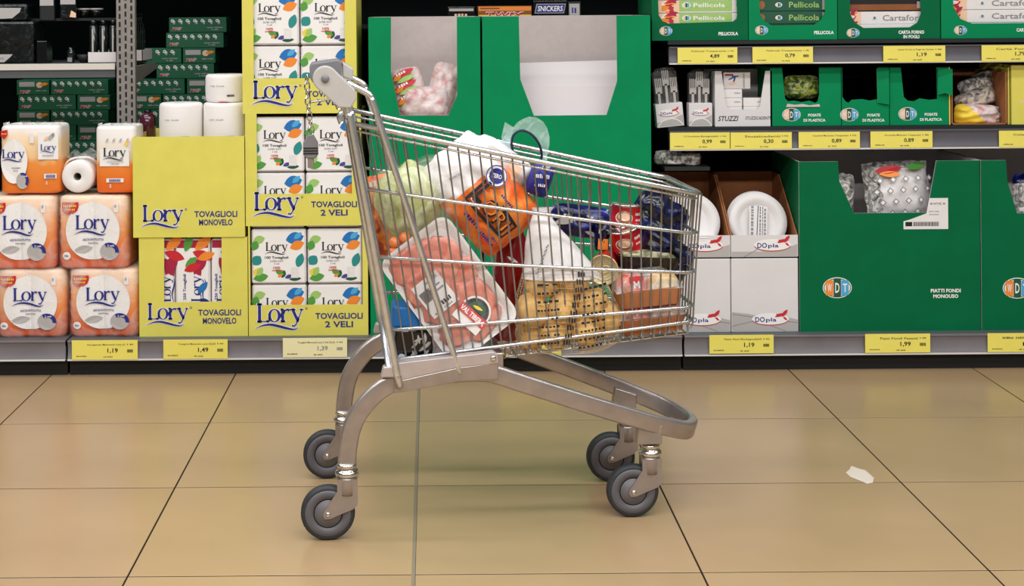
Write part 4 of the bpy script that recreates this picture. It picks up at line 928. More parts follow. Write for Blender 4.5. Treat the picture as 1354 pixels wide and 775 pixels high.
# ---------------------------------------------------------------- base shelf at right: plate cartons and big green boxes
Y = YF
zA, zB_ = at(1010, 341, Y).z, at(1010, 311, Y).z
def plate_pair(px0, px1, where):
    X0, X1 = at(px0, 380, Y).x, at(px1, 380, Y).x; w = X1-X0; xm = (X0+X1)/2
    e = thing('plate_carton', f'closed white carton with a grey band, {where} of the two lower ones', 'box', (xm, Y, ZB)); h = zA-ZB-.001
    b = MB(); b.box(-w/2, w/2, 0, .36, 0, h, 'white_box'); b.build('box_body', e, bevel=.003)
    b = MB(); b.poly([(-w*.49, .004), (w*.49, .004), (w*.49, .04), (w*.2, .055), (0, .048), (-w*.25, .06), (-w*.49, .066)], 'print_silver', 1); b.stroke([(-w*.49, .06), (-w*.2, .05), (w*.1, .02), (w*.3, .004)], .002, 'print_grey', 2); b.stroke([(-w*.49, .02), (0, .045), (w*.49, .03)], .002, 'print_grey', 2); b.dopla(w*.08, .042, .122); b.build('printing', e)
    e = thing('plate_tray_carton', f'open brown and white carton showing stacked plates, {where} of the two upper ones', 'box', (xm, Y, zA)); h = zB_-zA; hb = .245
    b = MB(); b.box(-w/2, w/2, 0, .004, 0, h, ['white_box', 'white_box', 'white_box', 'brown', 'brown', 'white_box']); b.build('front_panel', e)
    b = MB()
    for sg in (-1, 1):
        x0_, x1_ = (-w/2, -w/2+.004) if sg < 0 else (w/2-.004, w/2)
        q = [(.004, 0), (.36, 0), (.36, hb), (.26, hb), (.004, h)]
        vs = [(x, y, z) for x in (x0_, x1_) for y, z in q]; b.add(vs, [(0, 1, 2, 3, 4)[::-1], (5, 6, 7, 8, 9)]+[(i, (i+1) % 5, (i+1) % 5+5, i+5) for i in range(5)], 'brown')
    b.box(-w/2, w/2, .356, .36, 0, hb, 'brown'); b.box(-w/2, w/2, 0, .36, 0, .004, 'brown'); b.build('box_body', e)
    b = MB(); b.rect(-w*.49, w*.49, .003, h*.28, 'print_silver'); b.poly([(w*.2, h*.28), (w*.49, h*.28), (w*.49, h*.6)], 'print_silver'); b.stroke([(-w*.3, .004), (-w*.1, h*.4), (w*.0, h*.3)], .002, 'print_grey', 2); b.dopla(w*.12, h*.56, .122); b.build('printing', e)
    return xm, w
def plates(xm, w, n, where, lean, y0, sticker):
    r = .096; prof = [(0, .0), (.055, .0), (.062, .003), (.07, .012), (r-.004, .016), (r, .015), (r, .0185), (.069, .0155), (.06, .0065), (.053, .0035), (0, .0035)]
    src = None
    for k in range(n):
        e = None
        rot = RX(-90+lean)
        rot = Matrix.Rotation(math.radians(90-lean), 3, 'X')
        loc = Vector((xm, y0+.009*k, zA+.008+r*math.cos(math.radians(lean))+.004))
        lab = (f'frontmost white paper plate standing in the {where} brown carton' if k == 0 else f'white plate partly hidden behind the frontmost in the {where} brown carton')
        if src is None:
            e = thing('paper_plate', lab, 'plate', loc, rot, f'stack of plates in the {where} brown carton'); src = e
            b = MB(); b.lathe(prof, 'white', 40); b.build('plate_dish', e)
        else:
            e = dup(src, Matrix.Translation(loc) @ rot.to_4x4(), lab)
    if sticker:
        e = thing('paper_sticker', 'printed paper sticker on the frontmost plate', 'sticker', Vector((xm, y0, zA+.012+r*math.cos(math.radians(lean)))), RX(-lean+0) @ RY(4))
        b = MB(); b.box(-.030, .030, -.0006, 0, -.046, .050, 'white'); b.build('sticker_paper', e, (0, -.0205+.0, 0))
        b = MB(); rnd = random.Random(2)
        for x, wd in ((-.020, .008), (.006, .003), (.014, .002), (.022, .006)):
            z = -.045
            while z < .045: q = rnd.uniform(.004, .014); b.rect(x-wd/2, x+wd/2, z, z+q*.7, 'print_black' if wd < .005 else 'print_grey'); z += q
        b.stroke([(-.004, -.048), (-.001, .052)], .0022, 'print_black', 2); b.build('printing', e, (0, -.0215, 0))
xm, w = plate_pair(967, 1055.5, 'right'); plates(xm-.006, w, 6, 'right', 14, YF+.085, True)
# dup only once: the left carton is built again with its own label
xm2, w2 = plate_pair(877, 966, 'left'); plates(xm2-.006, w2, 6, 'left', 14, YF+.085, False)
for k in range(2):
    e = thing('small_plate', f'{("lower","upper")[k]} small white plate lying flat at the front of the left brown carton', 'plate', (at(930, 306, YF).x, YF+.05, zB_+.001+.007*k-.03))
    b = MB(); b.lathe([(0, 0), (.034, 0), (.05, .012), (.052, .013), (.052, .016), (.034, .004), (0, .004)], 'white', 32); b.build('plate_dish', e)
X0, X1 = at(1057, 330, Y).x, at(1296, 330, Y).x; z1 = at(1180, 213, Y).z
nt_ = px_notch(X0, X1, ZB, [(1238, 213), (1226, 281), (1129, 282), (1110, 240), (1108, 213)], Y); nt_[0] = (nt_[0][0], z1-ZB); nt_[-1] = (nt_[-1][0], z1-ZB)
e, w, h = carton('plate_display_box', 'large green plate display box with a white barcode sticker', X0, X1, ZB, z1, Y, .40, 'green_deep', 'inner_white', nt_, back_h=1.0)
b = MB(); p = at(1107, 380.5, Y); b.wdt(p.x-(X0+X1)/2, p.z-ZB, .095); p = at(1250.5, 388, Y); c_ = p.x-(X0+X1)/2
b.text('PIATTI FONDI', c_, p.z-ZB+.009, .098, .0125, 'print_white', 1, .035); b.text('MONOUSO', c_, p.z-ZB-.009, .082, .0125, 'print_white', 1, .035); b.build('printing', e)
b = MB(); s0, s1, t0_, t1_ = R(1194.5, 262, 1253.5, 303, Y); cx0 = (X0+X1)/2
q = [(s0-cx0, t0_-ZB), (s1-cx0, t0_-ZB), (s1-cx0, t1_-ZB), (s0-cx0+.085, t1_-ZB), (s0-cx0+.075, t1_-ZB-.05), (s0-cx0+.02, t1_-ZB-.07), (s0-cx0, t0_-ZB+.026)]
b.prism(q, -.0012, -.0004, 'white'); bs_ = b.build('barcode_sticker', e, label='white barcode sticker folded over the edge')
b = MB(); xx = s0-cx0; zz = t0_-ZB; b.barcode(xx+.032, xx+.115, zz+.01, zz+.024); b.rect(xx+.006, xx+.028, zz+.01, zz+.024, 'print_black', 3); b.text('40 WT.PZ. 90', xx+.112, zz+.083, .05, .007, 'print_black', 3); b.text('~Piatti fondi', xx+.1, zz+.058, .034, .004, 'print_grey', 3); b.text('~monouso', xx+.1, zz+.048, .03, .004, 'print_grey', 3); b.build('sticker_print', bs_, (0, .0, 0))
def wrapart(b, w, h):
    for i in range(5):
        for j in range(4):
            x = -w*.36+w*.18*i+(j % 2)*w*.06; z = -h*.36+h*.17*j; s = h*.055
            b.poly([(x-s, z), (x, z-s), (x+s, z), (x, z+s)], 'print_grey', 1); b.poly([(x-s*.6, z), (x, z-s*.6), (x+s*.6, z), (x, z+s*.6)], 'print_white', 2)
    b.leaf(-w*.36, h*.30, w*.4, h*.13, 4, 'print_red', 2); b.leaf(-w*.3, h*.26, w*.3, h*.1, -6, 'print_orange', 2); b.leaf(w*.1, h*.32, w*.3, h*.12, 8, 'print_green', 2)
bag('wrapped_plates', 'clear wrapped stack of plates with red and green print in the large green box', 'packet', 1186, 252, YF+.12, 92, 84, .10, 'wrapwhite', -4, 9, -12, art=wrapart, matfn=lambda u, v: 'silver_bag' if (u < -.55 or v > .72) else 'wrapwhite', wr=.25, rc=.04)
bag('clear_bag', 'small clear crumpled bag leaning in the left of the large green box', 'bag', 1115, 262, YF+.1, 30, 70, .05, 'silver_bag', 6, 12, -8)
bag('clear_bag', 'clear crumpled bag standing between the plates and the large green box', 'bag', 1040, 258, YF+.3, 30, 60, .06, 'silver_bag', 4, 13, 0)
X0, X1 = at(1297.5, 330, Y).x, at(1500, 330, Y).x
nt_ = px_notch(X0, X1, ZB, [(1440, 213), (1430, 281), (1345, 282), (1332, 240), (1330, 213)], Y); nt_[0] = (nt_[0][0], z1-ZB); nt_[-1] = (nt_[-1][0], z1-ZB)
e, w, h = carton('plate_display_box', 'large green plate display box cut by the right edge of the photo', X0, X1, ZB, z1, Y, .40, 'green_deep', 'inner_white', nt_)
b = MB(); p = at(1345, 381, Y); b.wdt(p.x-(X0+X1)/2, p.z-ZB, .095); b.build('printing', e)
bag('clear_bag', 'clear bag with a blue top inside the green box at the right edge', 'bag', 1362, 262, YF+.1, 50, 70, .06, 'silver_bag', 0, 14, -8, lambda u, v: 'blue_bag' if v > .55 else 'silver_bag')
bag('white_packet_bag', 'pale crumpled packets lying under the middle shelf above the trolley front', 'bag', 896, 209, YF+.12, 66, 22, .10, 'silver_bag', 2, 15, 0)
b = MB(); pz = at(890, 219, YF+.1).z; b.box(at(864, 200, YF+.1).x+.03, at(935, 200, YF+.1).x, YF+.05, YF+.4, pz-.012, pz, 'dark'); tag(b.build('wall_shelf'), 'short dark ledge carrying the pale packets under the middle shelf', 'shelf')
# ---------------------------------------------------------------- the trolley: x forward, y away from the camera, z up
CB = Matrix.Translation((-.254, 3.661, 0)) @ Matrix.Rotation(math.radians(4), 4, 'Z')
cart = thing('shopping_trolley', 'wire shopping trolley full of groceries standing on the tiled floor', 'trolley', base=CB)
def hw(x): return .252-.066*max(0, min(1.1, (x+.0)/.87))
def lerp(a, b, t): return a+(b-a)*t
RIM = [(.058, .950), (.07, .927), (.858, .752)]
def rim_pt(t): return lerp(.066, .856, t), lerp(.928, .752, t)          # top rim from the rear post to the front
def bot_pt(t): return lerp(.152, .842, t), lerp(.388, .452, t)          # lowest side rail
def side_pt(t, q, s):                                                    # q: 0 rim .. 1 bottom
    a, b_ = rim_pt(t), bot_pt(t); x = lerp(a[0], b_[0], q); z = lerp(a[1], b_[1], q)
    return Vector((x, s*(hw(x)-.004-.014*q), z))
def u_rail(q0, q1, r, name='basket_rail', out=0, mt='wire'):
    """one bent rod: near side, round the front, back along the far side"""
    p = []
    for s in (-1, 1):
        row = []
        for i in range(7):
            t = -.012+(1.0-.0+.012)*i/6 if True else 0
            v = side_pt(t*.985, lerp(q0, q1, t), s); v.y += s*out; row.append(v)
        c = side_pt(1.0, q1, s); c.y -= s*.022; c.x += out+.004; row.append(c)
        p += row if s < 0 else row[::-1]
    b = MB(); b.tube(p, r, mt, 8); b.build(name, cart)
u_rail(0, 0, .0062, 'top_rim', .004)
u_rail(.028, .042, .0030, 'basket_rail', -.001)
Q = [(.27, .307), (.553, .607), (.86, .873), (.985, .985)]
for q0, q1 in Q: u_rail(q0, q1, .0042, 'basket_rail', .004)
b0 = None
for s in (-1, 1):
    for i in range(32):
        t = .012+.976*i/31; b = MB()
        if i % 2 and s: pass
        b.tube([side_pt(t, -.004, s), side_pt(t, .5, s), side_pt(t, 1.0, s), side_pt(t, 1.0, s)+Vector((0, -s*.004, -.014))], .0020, 'wire_shaded', 6); b.build('basket_wire', cart)
for i in range(13):                                                       # front grille
    y = lerp(-hw(.85)+.012, hw(.85)-.012, i/12); b = MB()
    b.tube([(.868, y, .752), (.856, y*.96, .60), (.848, y*.93, .452), (.842, y*.92, .436)], .0021, 'wire_shaded', 6); b.build('basket_wire', cart)
for i in range(26):                                                       # floor rods, hanging a little under the lowest rail
    t = .02+.97*i/25; b = MB(); n, f_ = side_pt(t, 1, -1), side_pt(t, 1, 1); dz = Vector((0, 0, -.026))
    b.tube([n, n+dz*.8+Vector((0, .004, 0)), n+dz+Vector((0, .016, 0)), f_+dz+Vector((0, -.016, 0)), f_+dz*.8+Vector((0, -.004, 0)), f_], .0023, 'wire', 6); b.build('floor_rod', cart)
for k in range(5):
    b = MB(); yy = -.8+.4*k
    a, c = side_pt(0, 1, 1), side_pt(1, 1, 1); b.tube([(a.x, a.y*yy, a.z-.029), (c.x, c.y*yy, c.z-.029)], .003, 'wire', 6); b.build('floor_rail', cart)
# rear gate
for i in range(12):
    y = lerp(-.225, .225, i/11); b = MB(); b.tube([(.074, y, .925), (.11, y, .66), (.150, y*.96, .392)], .0021, 'wire_shaded', 6); b.build('gate_wire', cart)
for q in (0, .25, .5, .75, 1.0):
    b = MB(); x = lerp(.074, .150, q); z = lerp(.925, .392, q); b.tube([(x, -.236, z), (x, .236, z)], .0034, 'wire', 8); b.build('gate_rail', cart)
b = MB(); b.tube(catmull([(-.037, .238, .948), (-.01, .242, .951), (.03, .243, .957), (.056, .236, .96)], 4), .003, 'wire', 8); b.build('gate_hook', cart)
# rear posts (two rods side by side) and the slanting braces from the handle
for s in (-1, 1):
    y = s*.256
    b = MB(); b.tube(catmull([(.036, s*.252, .975), (.046, s*.253, .966), (.056, y, .945), (.066, y, .90), (.157, s*.247, .378), (.160, s*.247, .366)], 4), .0092, 'wire', 10); b.build('rear_post', cart)
    b = MB(); b.tube(catmull([(.040, s*.246, .930), (.036, s*.246, .945), (.046, s*.246, .955), (.053, s*.246, .945), (.058, s*.246, .91), (.142, s*.240, .378)], 4), .0075, 'wire', 10); b.build('rear_post', cart)
    b = MB(); b.tube(catmull([(.050, s*.252, 1.020), (.068, s*.252, 1.011), (.098, s*.250, .995), (.106, s*.250, .984), (.116, s*.250, .955), (.20, s*.247, .688), (.292, s*.241, .392), (.298, s*.240, .372)], 4), .0076, 'wire', 10); b.build('brace_rod', cart)
    # plastic handle end plate: capsule
    b = MB(); P0, P1, r0 = Vector((.004, 1.030)), Vector((.052, .985)), .028; d = (P1-P0).normalized(); a0 = math.atan2(d.y, d.x); pts = []
    for i in range(13): a = a0+math.pi/2+math.pi*i/12; pts.append((P0.x+r0*math.cos(a), P0.y+r0*math.sin(a)))
    q = Vector((-d.y, d.x))
    for v in (P1-q*.027, P1+d*.020-q*.010, P1+d*.016+q*.012, P1+q*.026): pts.append((v.x, v.y))
    y0 = -.268 if s < 0 else .240
    b.prism(pts[::-1] if False else pts, y0, y0+.028, 'plastic_grey'); ep = b.build('handle_end', cart, bevel=.003)
    b = MB(); b.lathe([(0, -.004), (.009, -.004), (.009, 0), (.0065, 0), (.0065, .002), (0, .002)], ['plastic_dark', 'plastic_dark', 'chrome', 'blackgloss', 'chrome'], 16)
    b.v = [Vector((v.x, v.z, v.y)) for v in b.v]; b.build('screw', ep, (.004, y0-.001 if s < 0 else y0+.029, 1.030))
    b = MB(); b.tube(catmull([(.046, s*.256, .990), (.052, s*.256, .972), (.060, s*.256, .950)], 4), .010, 'wire', 10); b.build('post_socket', cart)
b = MB(); b.tube([(.004, -.245, 1.030), (.004, .245, 1.030)], .0145, 'plastic_grey', 14); b.build('handle_bar', cart)
b = MB(); b.prism([(-.030, 1.030), (-.024, 1.018), (.040, 1.020), (.042, 1.064), (.034, 1.070), (-.026, 1.062), (-.031, 1.054)], -.215, -.10, 'plastic_dark'); cl = b.build('coin_lock', cart, bevel=.003)
b = MB(); b.prism([(.043, 1.030), (.066, 1.022), (.068, 1.048), (.043, 1.064)], -.21, -.12, 'plastic_grey'); b.build('lock_cover', cl, bevel=.003)
# chain with its key
cx_, cz_ = -.037, 1.035
for k in range(8):
    b = MB(); L_, w_ = .0105, .0062; pts = [(w_*math.cos(a), 0, L_*math.sin(a)) for a in [2*math.pi*i/12 for i in range(12)]]
    b.tube(pts, .0019, 'chrome', 6, True); b.build('chain_link', cart, (cx_+.0012*k-.006*math.sin(k*.5)*.3, -.2, cz_-.0088-.0166*k), RZ(25 if k % 2 else 115))
kz = cz_-.0088-.0166*7-.012
b = MB(); b.prism([(-.006, .0), (.006, 0), (.0165, -.018), (.017, -.045), (.010, -.054), (-.010, -.054), (-.017, -.045), (-.0165, -.018)], -.208, -.192, 'plastic_dark'); ck = b.build('coin_key', cart, (cx_+.0075, 0, kz+.004), bevel=.003)
b = MB(); b.box(-.007, .007, -.204, -.196, -.076, -.052, 'zinc'); b.build('key_tongue', ck, bevel=.002)
for k in range(3): b = MB(); b.box(-.0165, .0165, -.2095, -.208, -.032-.006*k, -.029-.006*k, 'dark'); b.build('grip_rib', ck)
# chassis: one bent flat tube, rear leg - front bow - rear leg
half = [(.046, -.226, .166), (.048, -.226, .195), (.056, -.226, .240), (.072, -.226, .277), (.100, -.226, .312), (.135, -.226, .338), (.18, -.226, .353), (.27, -.225, .362), (.34, -.223, .364), (.38, -.221, .358), (.44, -.215, .336), (.60, -.190, .276), (.72, -.163, .232), (.79, -.142, .207), (.838, -.112, .190), (.866, -.06, .181)]
ctr = [half[0]]+half+[(.876, 0, .178)]+[(x, -y, z) for x, y, z in half[::-1]]
def rsec(w, h, r=.007):
    o = []
    for sx, sy, a0 in ((1, 1, 0), (-1, 1, 90), (-1, -1, 180), (1, -1, 270)):
        for k in range(4): a = math.radians(a0+30*k); o.append((sx*(w/2-r)+r*math.cos(a), sy*(h/2-r)+r*math.sin(a)))
    return o
b = MB(); b.tube(catmull(ctr[1:], 5), 1, 'zinc', sec=rsec(.024, .041, .006), n0=(0, 1, 0)); b.build('chassis_tube', cart)
for s in (-1, 1):
    y = s*.236
    b = MB(); b.prism([(.152, .352), (.158, .394), (.375, .414), (.384, .408), (.386, .388), (.30, .381)], y-.012, y+.012, 'zinc_light'); b.build('basket_carrier', cart, bevel=.002)
    b = MB(); b.prism([(.152, .325), (.152, .352), (.30, .381), (.386, .390), (.386, .352), (.30, .349)], y-.010+s*.000, y+.010, 'zinc'); b.build('carrier_bracket', cart, bevel=.002)
    b = MB(); b.prism([(.122, .362), (.128, .386), (.155, .388), (.158, .362)], y-.013, y+.013, 'zinc_light'); b.build('bumper_block', cart, bevel=.003)
    b = MB(); b.lathe([(0, 0), (.006, 0), (.006, .004), (.0035, .005), (0, .005)], 'chrome', 12); b.v = [Vector((v.x, -v.z*(-s), v.y)) for v in b.v]; b.build('bolt', cart, (.374, y+s*.0125, .400))
b = MB(); b.prism([(.37, .350), (.37, .405), (.40, .405), (.40, .350)], -.222, .222, 'zinc'); b.build('cross_bar', cart, bevel=.002)
b = MB(); b.prism([(.40, .404), (.55, .414), (.55, .409), (.40, .398)], .198, .226, 'zinc_light'); b.build('carrier_strip', cart)
def caster(px, py, pz, name, trail=.043, collar=True, steer=0):
    R_ = RZ(steer)
    b = MB()
    b.lathe([(.0, pz-.018), (.0215, pz-.018), (.0225, pz-.024), (.0225, pz-.058), (.0, pz-.062)], 'zinc', 20)
    for s in (-1, 1):
        b.prism([(.0235, pz-.022), (.0235, pz-.078), (.012, pz-.088), (-trail+.004, .050), (-trail-.007, .050), (-trail-.011, .058), (-trail-.009, .066), (-.0225, pz-.048), (-.0225, pz-.022)], s*.0175-.0015, s*.0175+.0015, 'zinc')
    fk = b.build('caster_fork', cart, (px, py, 0), R_)
    if collar:
        b = MB(); b.lathe([(.0, .002), (.021, .002), (.0225, -.001), (.022, -.006), (.0185, -.008), (.0185, -.011), (.0245, -.013), (.0265, -.017), (.0265, -.022), (.0235, -.026), (0, -.026)], 'chrome', 24); b.build('caster_collar', fk, (0, 0, pz+.008))
    b = MB(); b.lathe([(.046, -.0125), (.0535, -.0135), (.0585, -.012), (.0605, -.007), (.0605, .007), (.0585, .012), (.0535, .0135), (.046, .0125)], 'rubber', 40)
    tr = b.v; b.v = [Vector((v.x, v.z, v.y)) for v in tr]; b.build('tire', fk, (-trail, 0, .0605))
    b = MB(); b.lathe([(0, -.0128), (.030, -.0128), (.0302, -.0105), (.0322, -.0105), (.0325, -.0130), (.050, -.0145), (.0515, -.012), (.0515, .012), (.050, .0145), (.0325, .0130), (.0322, .0105), (.0302, .0105), (.030, .0128), (0, .0128)],
        ['wheel', 'black', 'black', 'black', 'wheel_ring', 'wheel', 'wheel', 'wheel', 'wheel_ring', 'black', 'black', 'black', 'wheel'], 40)
    b.v = [Vector((v.x, v.z, v.y)) for v in b.v]; b.build('wheel_disc', fk, (-trail, 0, .0605))
    b = MB(); b.lathe([(0, -.024), (.005, -.024), (.0055, -.021), (.0055, .021), (.005, .024), (0, .024)], 'chrome', 12); b.v = [Vector((v.x, v.z, v.y)) for v in b.v]; b.build('axle_bolt', fk, (-trail, 0, .0605))
caster(.046, -.226, .158, 'rear'); caster(.046, .226, .158, 'rear')
caster(.752, -.135, .158, 'front'); caster(.752, .135, .158, 'front')
for s in (-1, 1):
    b = MB(); b.prism([(.715, .172), (.722, .232), (.775, .214), (.774, .172)], s*.146-.016, s*.146+.016, 'zinc'); b.build('caster_mount', cart, bevel=.002)

# ---------------------------------------------------------------- groceries in the trolley
def fl(x): return .388+.093*(x-.151)-.022                                # basket floor height
def grocery(name, label, cat, loc, rot=None, group=None): return thing(name, label, cat, loc, rot, group, CB)
# tray of sliced meat
e = grocery('meat_tray', 'white foam tray of pink sliced meat under film, leaning against the wire side', 'meat tray', (.281, -.193, .546), RX(-3) @ RY(-36)); e.matrix_basis = e.matrix_basis @ Matrix.Diagonal((1.07, 1, 1.07, 1))
def rrect(w, h, r, n=5):
    o = []
    for sx, sy, a0 in ((1, 1, 0), (-1, 1, 90), (-1, -1, 180), (1, -1, 270)):
        for k in range(n+1): a = math.radians(a0+90*k/n); o.append((sx*(w/2-r)+r*math.cos(a), sy*(h/2-r)+r*math.sin(a)))
    return o
b = MB(); rows = [(rrect(.168, .262, .022), -.0), (rrect(.176, .270, .024), -.002), (rrect(.176, .270, .024), .001), (rrect(.150, .244, .02), .026), ]
rows = [(rrect(.140, .234, .02), .004), (rrect(.166, .260, .022), -.004), (rrect(.178, .272, .026), -.005), (rrect(.178, .272, .026), -.002), (rrect(.150, .244, .02), .028)]
vs = [(x, y, z) for pl, y in rows for x, z in pl]; n = len(rows[0][0])
b.add(vs, [tuple(range(n))[::-1]]+[(i*n+j, i*n+(j+1) % n, (i+1)*n+(j+1) % n, (i+1)*n+j) for i in range(4) for j in range(n)]+[tuple(range(4*n, 5*n))], 'styro'); b.build('foam_tray', e)
rnd = random.Random(5)
for k, (x, z, rx, rz, a) in enumerate([(-.018, .086, .062, .036, 8), (.022, .060, .046, .040, -30), (-.030, .034, .05, .036, 14), (.020, .012, .056, .032, 0), (-.014, -.024, .060, .040, 20), (.026, -.052, .044, .042, -10), (-.022, -.078, .052, .034, 6), (.018, -.094, .046, .028, -14)]):
    b = MB(); b.ball((0, 0, 0), (rx*1.06, .0055, rz*1.06), 'meat', 18, 8, .2, k, .75); b.build('meat_slice', e, (x, -.001-.0022*(k % 3), z), RY(a))
b = MB(); b.box(-.026, .026, -.0012, 0, -.032, .032, 'white'); b.v = [Vector((v.x*1.28, v.y, v.z*1.25)) for v in b.v]; lb = b.build('price_label', e, (-.030, -.0160, .012), RY(-2))
b = MB(); b.barcode(-.022, -.002, -.004, .016); b.text('~KG 0,520', .01, .024, .024, .005, 'print_grey'); b.text('~4,16', .01, -.018, .02, .009, 'print_black', 1, .02); b.text('~PETTO POLLO', -.002, -.027, .036, .004, 'print_grey'); b.rect(.004, .02, .002, .005, 'print_grey'); b.rect(.004, .018, .010, .013, 'print_grey'); b.v = [Vector((v.x*1.28, v.y, v.z*1.25)) for v in b.v]; b.build('printing', lb, (0, -.0013, 0))
b = MB(); P_ = [(-.030, -.028), (.030, -.028), (.030, .0), *[(.030*math.cos(a), .006+.030*math.sin(a)) for a in [math.pi*i/10 for i in range(11)]], (-.030, 0)]
b.prism(P_, -.0012, 0, 'white'); b.v = [Vector((v.x*1.12, v.y, v.z*1.1)) for v in b.v]; lb = b.build('brand_label', e, (.010, -.0165, -.070), RY(78))
b = MB(); b.poly([(.026*math.cos(a), .006+.026*math.sin(a)) for a in [math.pi*i/12 for i in range(13)]], 'print_black', 1); b.poly([(.018*math.cos(a), .008+.018*math.sin(a)) for a in [math.pi*i/12 for i in range(13)]], 'print_dgreen', 2); b.leaf(-.012, .012, .022, .006, 12, 'print_yellow', 3)
b.rect(-.031, .031, -.012, .006, 'print_red', 3); b.text('VAL TIBERA', 0, -.003, .056, .010, 'print_white', 4, .03); b.v = [Vector((v.x*1.12, v.y, v.z*1.1)) for v in b.v]; b.build('printing', lb, (0, -.0013, 0))
b = MB(); pl = rrect(.172, .266, .024); b.add([(x, -.0195, z) for x, z in rrect(.150, .244, .02)]+[(x, -.0055, z) for x, z in pl], [tuple(range(n))[::-1]]+[(i, (i+1) % n, n+(i+1) % n, n+i) for i in range(n)], 'cling'); b.build('cling_film', e)
# dark packs under the meat tray
e = grocery('black_packet', 'black packet with white pattern under the meat tray at the rear', 'packet', (.196, -.20, fl(.196)+.004), RY(4))
b = MB(); b.box(-.044, .044, 0, .10, 0, .082, 'blackgloss'); b.build('box_body', e, bevel=.005)
b = MB(); b.oval(-.026, .018, .009, .010, 'print_white'); b.text('~BIO', -.026, .018, .012, .006, 'print_black', 2); rnd = random.Random(4)
for i in range(16): b.leaf(rnd.uniform(-.015, .03), rnd.uniform(.012, .066), .022, .006, rnd.uniform(20, 120), 'print_silver', 1)
b.build('printing', e)
e = grocery('blue_packet', 'bright blue packet lying on the black one under the meat tray', 'packet', (.180, -.19, fl(.196)+.088), RY(4))
b = MB(); b.box(-.030, .034, 0, .09, 0, .050, 'print_blue'); b.build('box_body', e, bevel=.006)
# cabbage in a clear bag
e = grocery('cabbage', 'pale green cabbage in a clear bag at the rear of the trolley', 'cabbage', (.196, -.06, .734))
b = MB(); b.ball((0, 0, 0), (.080, .075, .080), 'cabbage', 24, 16, .10, 3); b.build('head', e)
for k in range(5):
    a = k*1.25+.3; b = MB(); b.ball((.012*math.cos(a), -.016, .012*math.sin(a)), (.074, .066, .074), 'cabbage', 18, 12, .22, k+5); b.build('outer_leaf', e, (0, 0, 0), RZ(20*k) @ RX(10*k))
b = MB(); b.pouch(.22, .19, .19, 'film_bag', 14, .3, 4); b.build('clear_bag', e, (.02, -.006, .004), RY(-18))
e = grocery('carrot_bag', 'orange printed carrot bag upright in the rear corner of the trolley', 'bag', (.150, .05, .682), RY(-8))
b = MB(); b.pouch(.13, .22, .09, 'carrot_bag', 14, .4, 6); b.build('bag_body', e)
b = MB(); b.text('~CAROTE', -.02, .085, .06, .014, 'print_white', 1, .02); b.build('printing', e, (0, -.032, 0))
for k, (x, y, z) in enumerate([(.160, -.135, .646), (.184, -.135, .656), (.158, -.135, .622), (.182, -.12, .630)]):
    e = grocery('tomato', ('left upper', 'right upper', 'left lower', 'hindmost')[k]+' small orange tomato of the clump between cabbage and meat tray', 'tomato', (x, y, z))
    b = MB(); b.ball((0, 0, 0), (.0135, .0135, .013), 'tomato', 14, 9); b.build('fruit', e)
    b = MB(); b.lathe([(0, .012), (.003, .0125), (.0035, .0145), (0, .015)], 'print_green', 8); b.build('stalk', e)
# big pack of oranges with carry handle
e = grocery('orange_pack', 'white and orange fruit pack with a carry handle lying tilted on top', 'fruit pack', (.362, -.095, .750), RX(-4) @ RY(50))
def om(u, v): return 'wrapwhite' if u < -.22+.08*v else 'orange_bag'
b = MB(); b.pouch(.285, .19, .10, 'orange_bag', 26, .22, 2, om, .08); b.build('pack_body', e)
fyo = lambda v, w=.285, h=.195, d=.10: -d/2*(max(0, 1-abs(v.x/w*2)**2.6)**.62)*(max(0, 1-abs(v.z/h*2)**2.6)**.62)
b = MB(); b.poly([(-.030, .0), (.030, -.046), (.110, -.034), (.112, .030), (.042, .044)], 'print_navy', 1) if False else None
b.stroke([(-.018, .040), (-.018, -.034), (.020, -.034), (.104, -.030), (.108, .012), (.05, .018)], .008, 'print_black', 3); b.stroke([(-.010, .040), (-.010, -.026), (.02, -.026)], .003, 'print_white', 3)
b.text('L', .0, .006, .024, .056, 'print_black', 4, .03); b.text('ORI', .057, -.006, .080, .042, 'print_black', 4, .035); b.text('ORI', .055, -.006, .074, .030, 'print_orange', 5, -.005)
b.text('~arance', .030, -.056, .05, .011, 'print_navy', 3, .01); b.text('~Valencia', .085, -.058, .045, .009, 'print_navy', 3, .01); b.text('~succose', .05, .034, .04, .007, 'print_navy', 3); b.text('~CAT. I', .10, -.046, .02, .007, 'print_navy', 3, .01)
b.oval(-.010, .054, .026, .026, 'print_white', 3, 24); b.ring(-.010, .054, .0255, .0255, .0022, 'print_navy', 4); b.oval(-.010, .054, .018, .018, 'print_navy', 4, 24); b.text('ZERO', -.010, .054, .024, .010, 'print_white', 6, .02, 0, .6)
b.text('~18.11.19', -.072, -.02, .03, .007, 'print_grey', 3, .01, 0, 1.3)
b.warp(lambda v: (v.x, v.y*1.4+fyo(v)-.008, v.z)).build('printing', e)
b = MB(); b.pouch(.17, .09, .09, 'wrapwhite', 14, .35, 9, lambda u, v: 'print_peach' if (abs(v) < .4 and .1 < u < .6) else 'wrapwhite'); b.build('upper_end', e, (-.018, .02, .084), RY(-14))
b = MB(); b.pouch(.060, .085, .06, 'blue_bag', 12, .3, 5, lambda u, v: 'print_navy'); bl = b.build('blue_end', e, (.066, -.014, .128), RY(-30))
b = MB(); b.text('~freschi', 0, .008, .034, .010, 'print_white', 1, .01, 0, .2); b.text('~& buoni', .002, -.012, .03, .009, 'print_white', 1, .01, 0, .2); b.leaf(-.012, .024, .026, .012, 30, 'print_silver', 1); b.build('printing', bl, (0, -.031, 0))
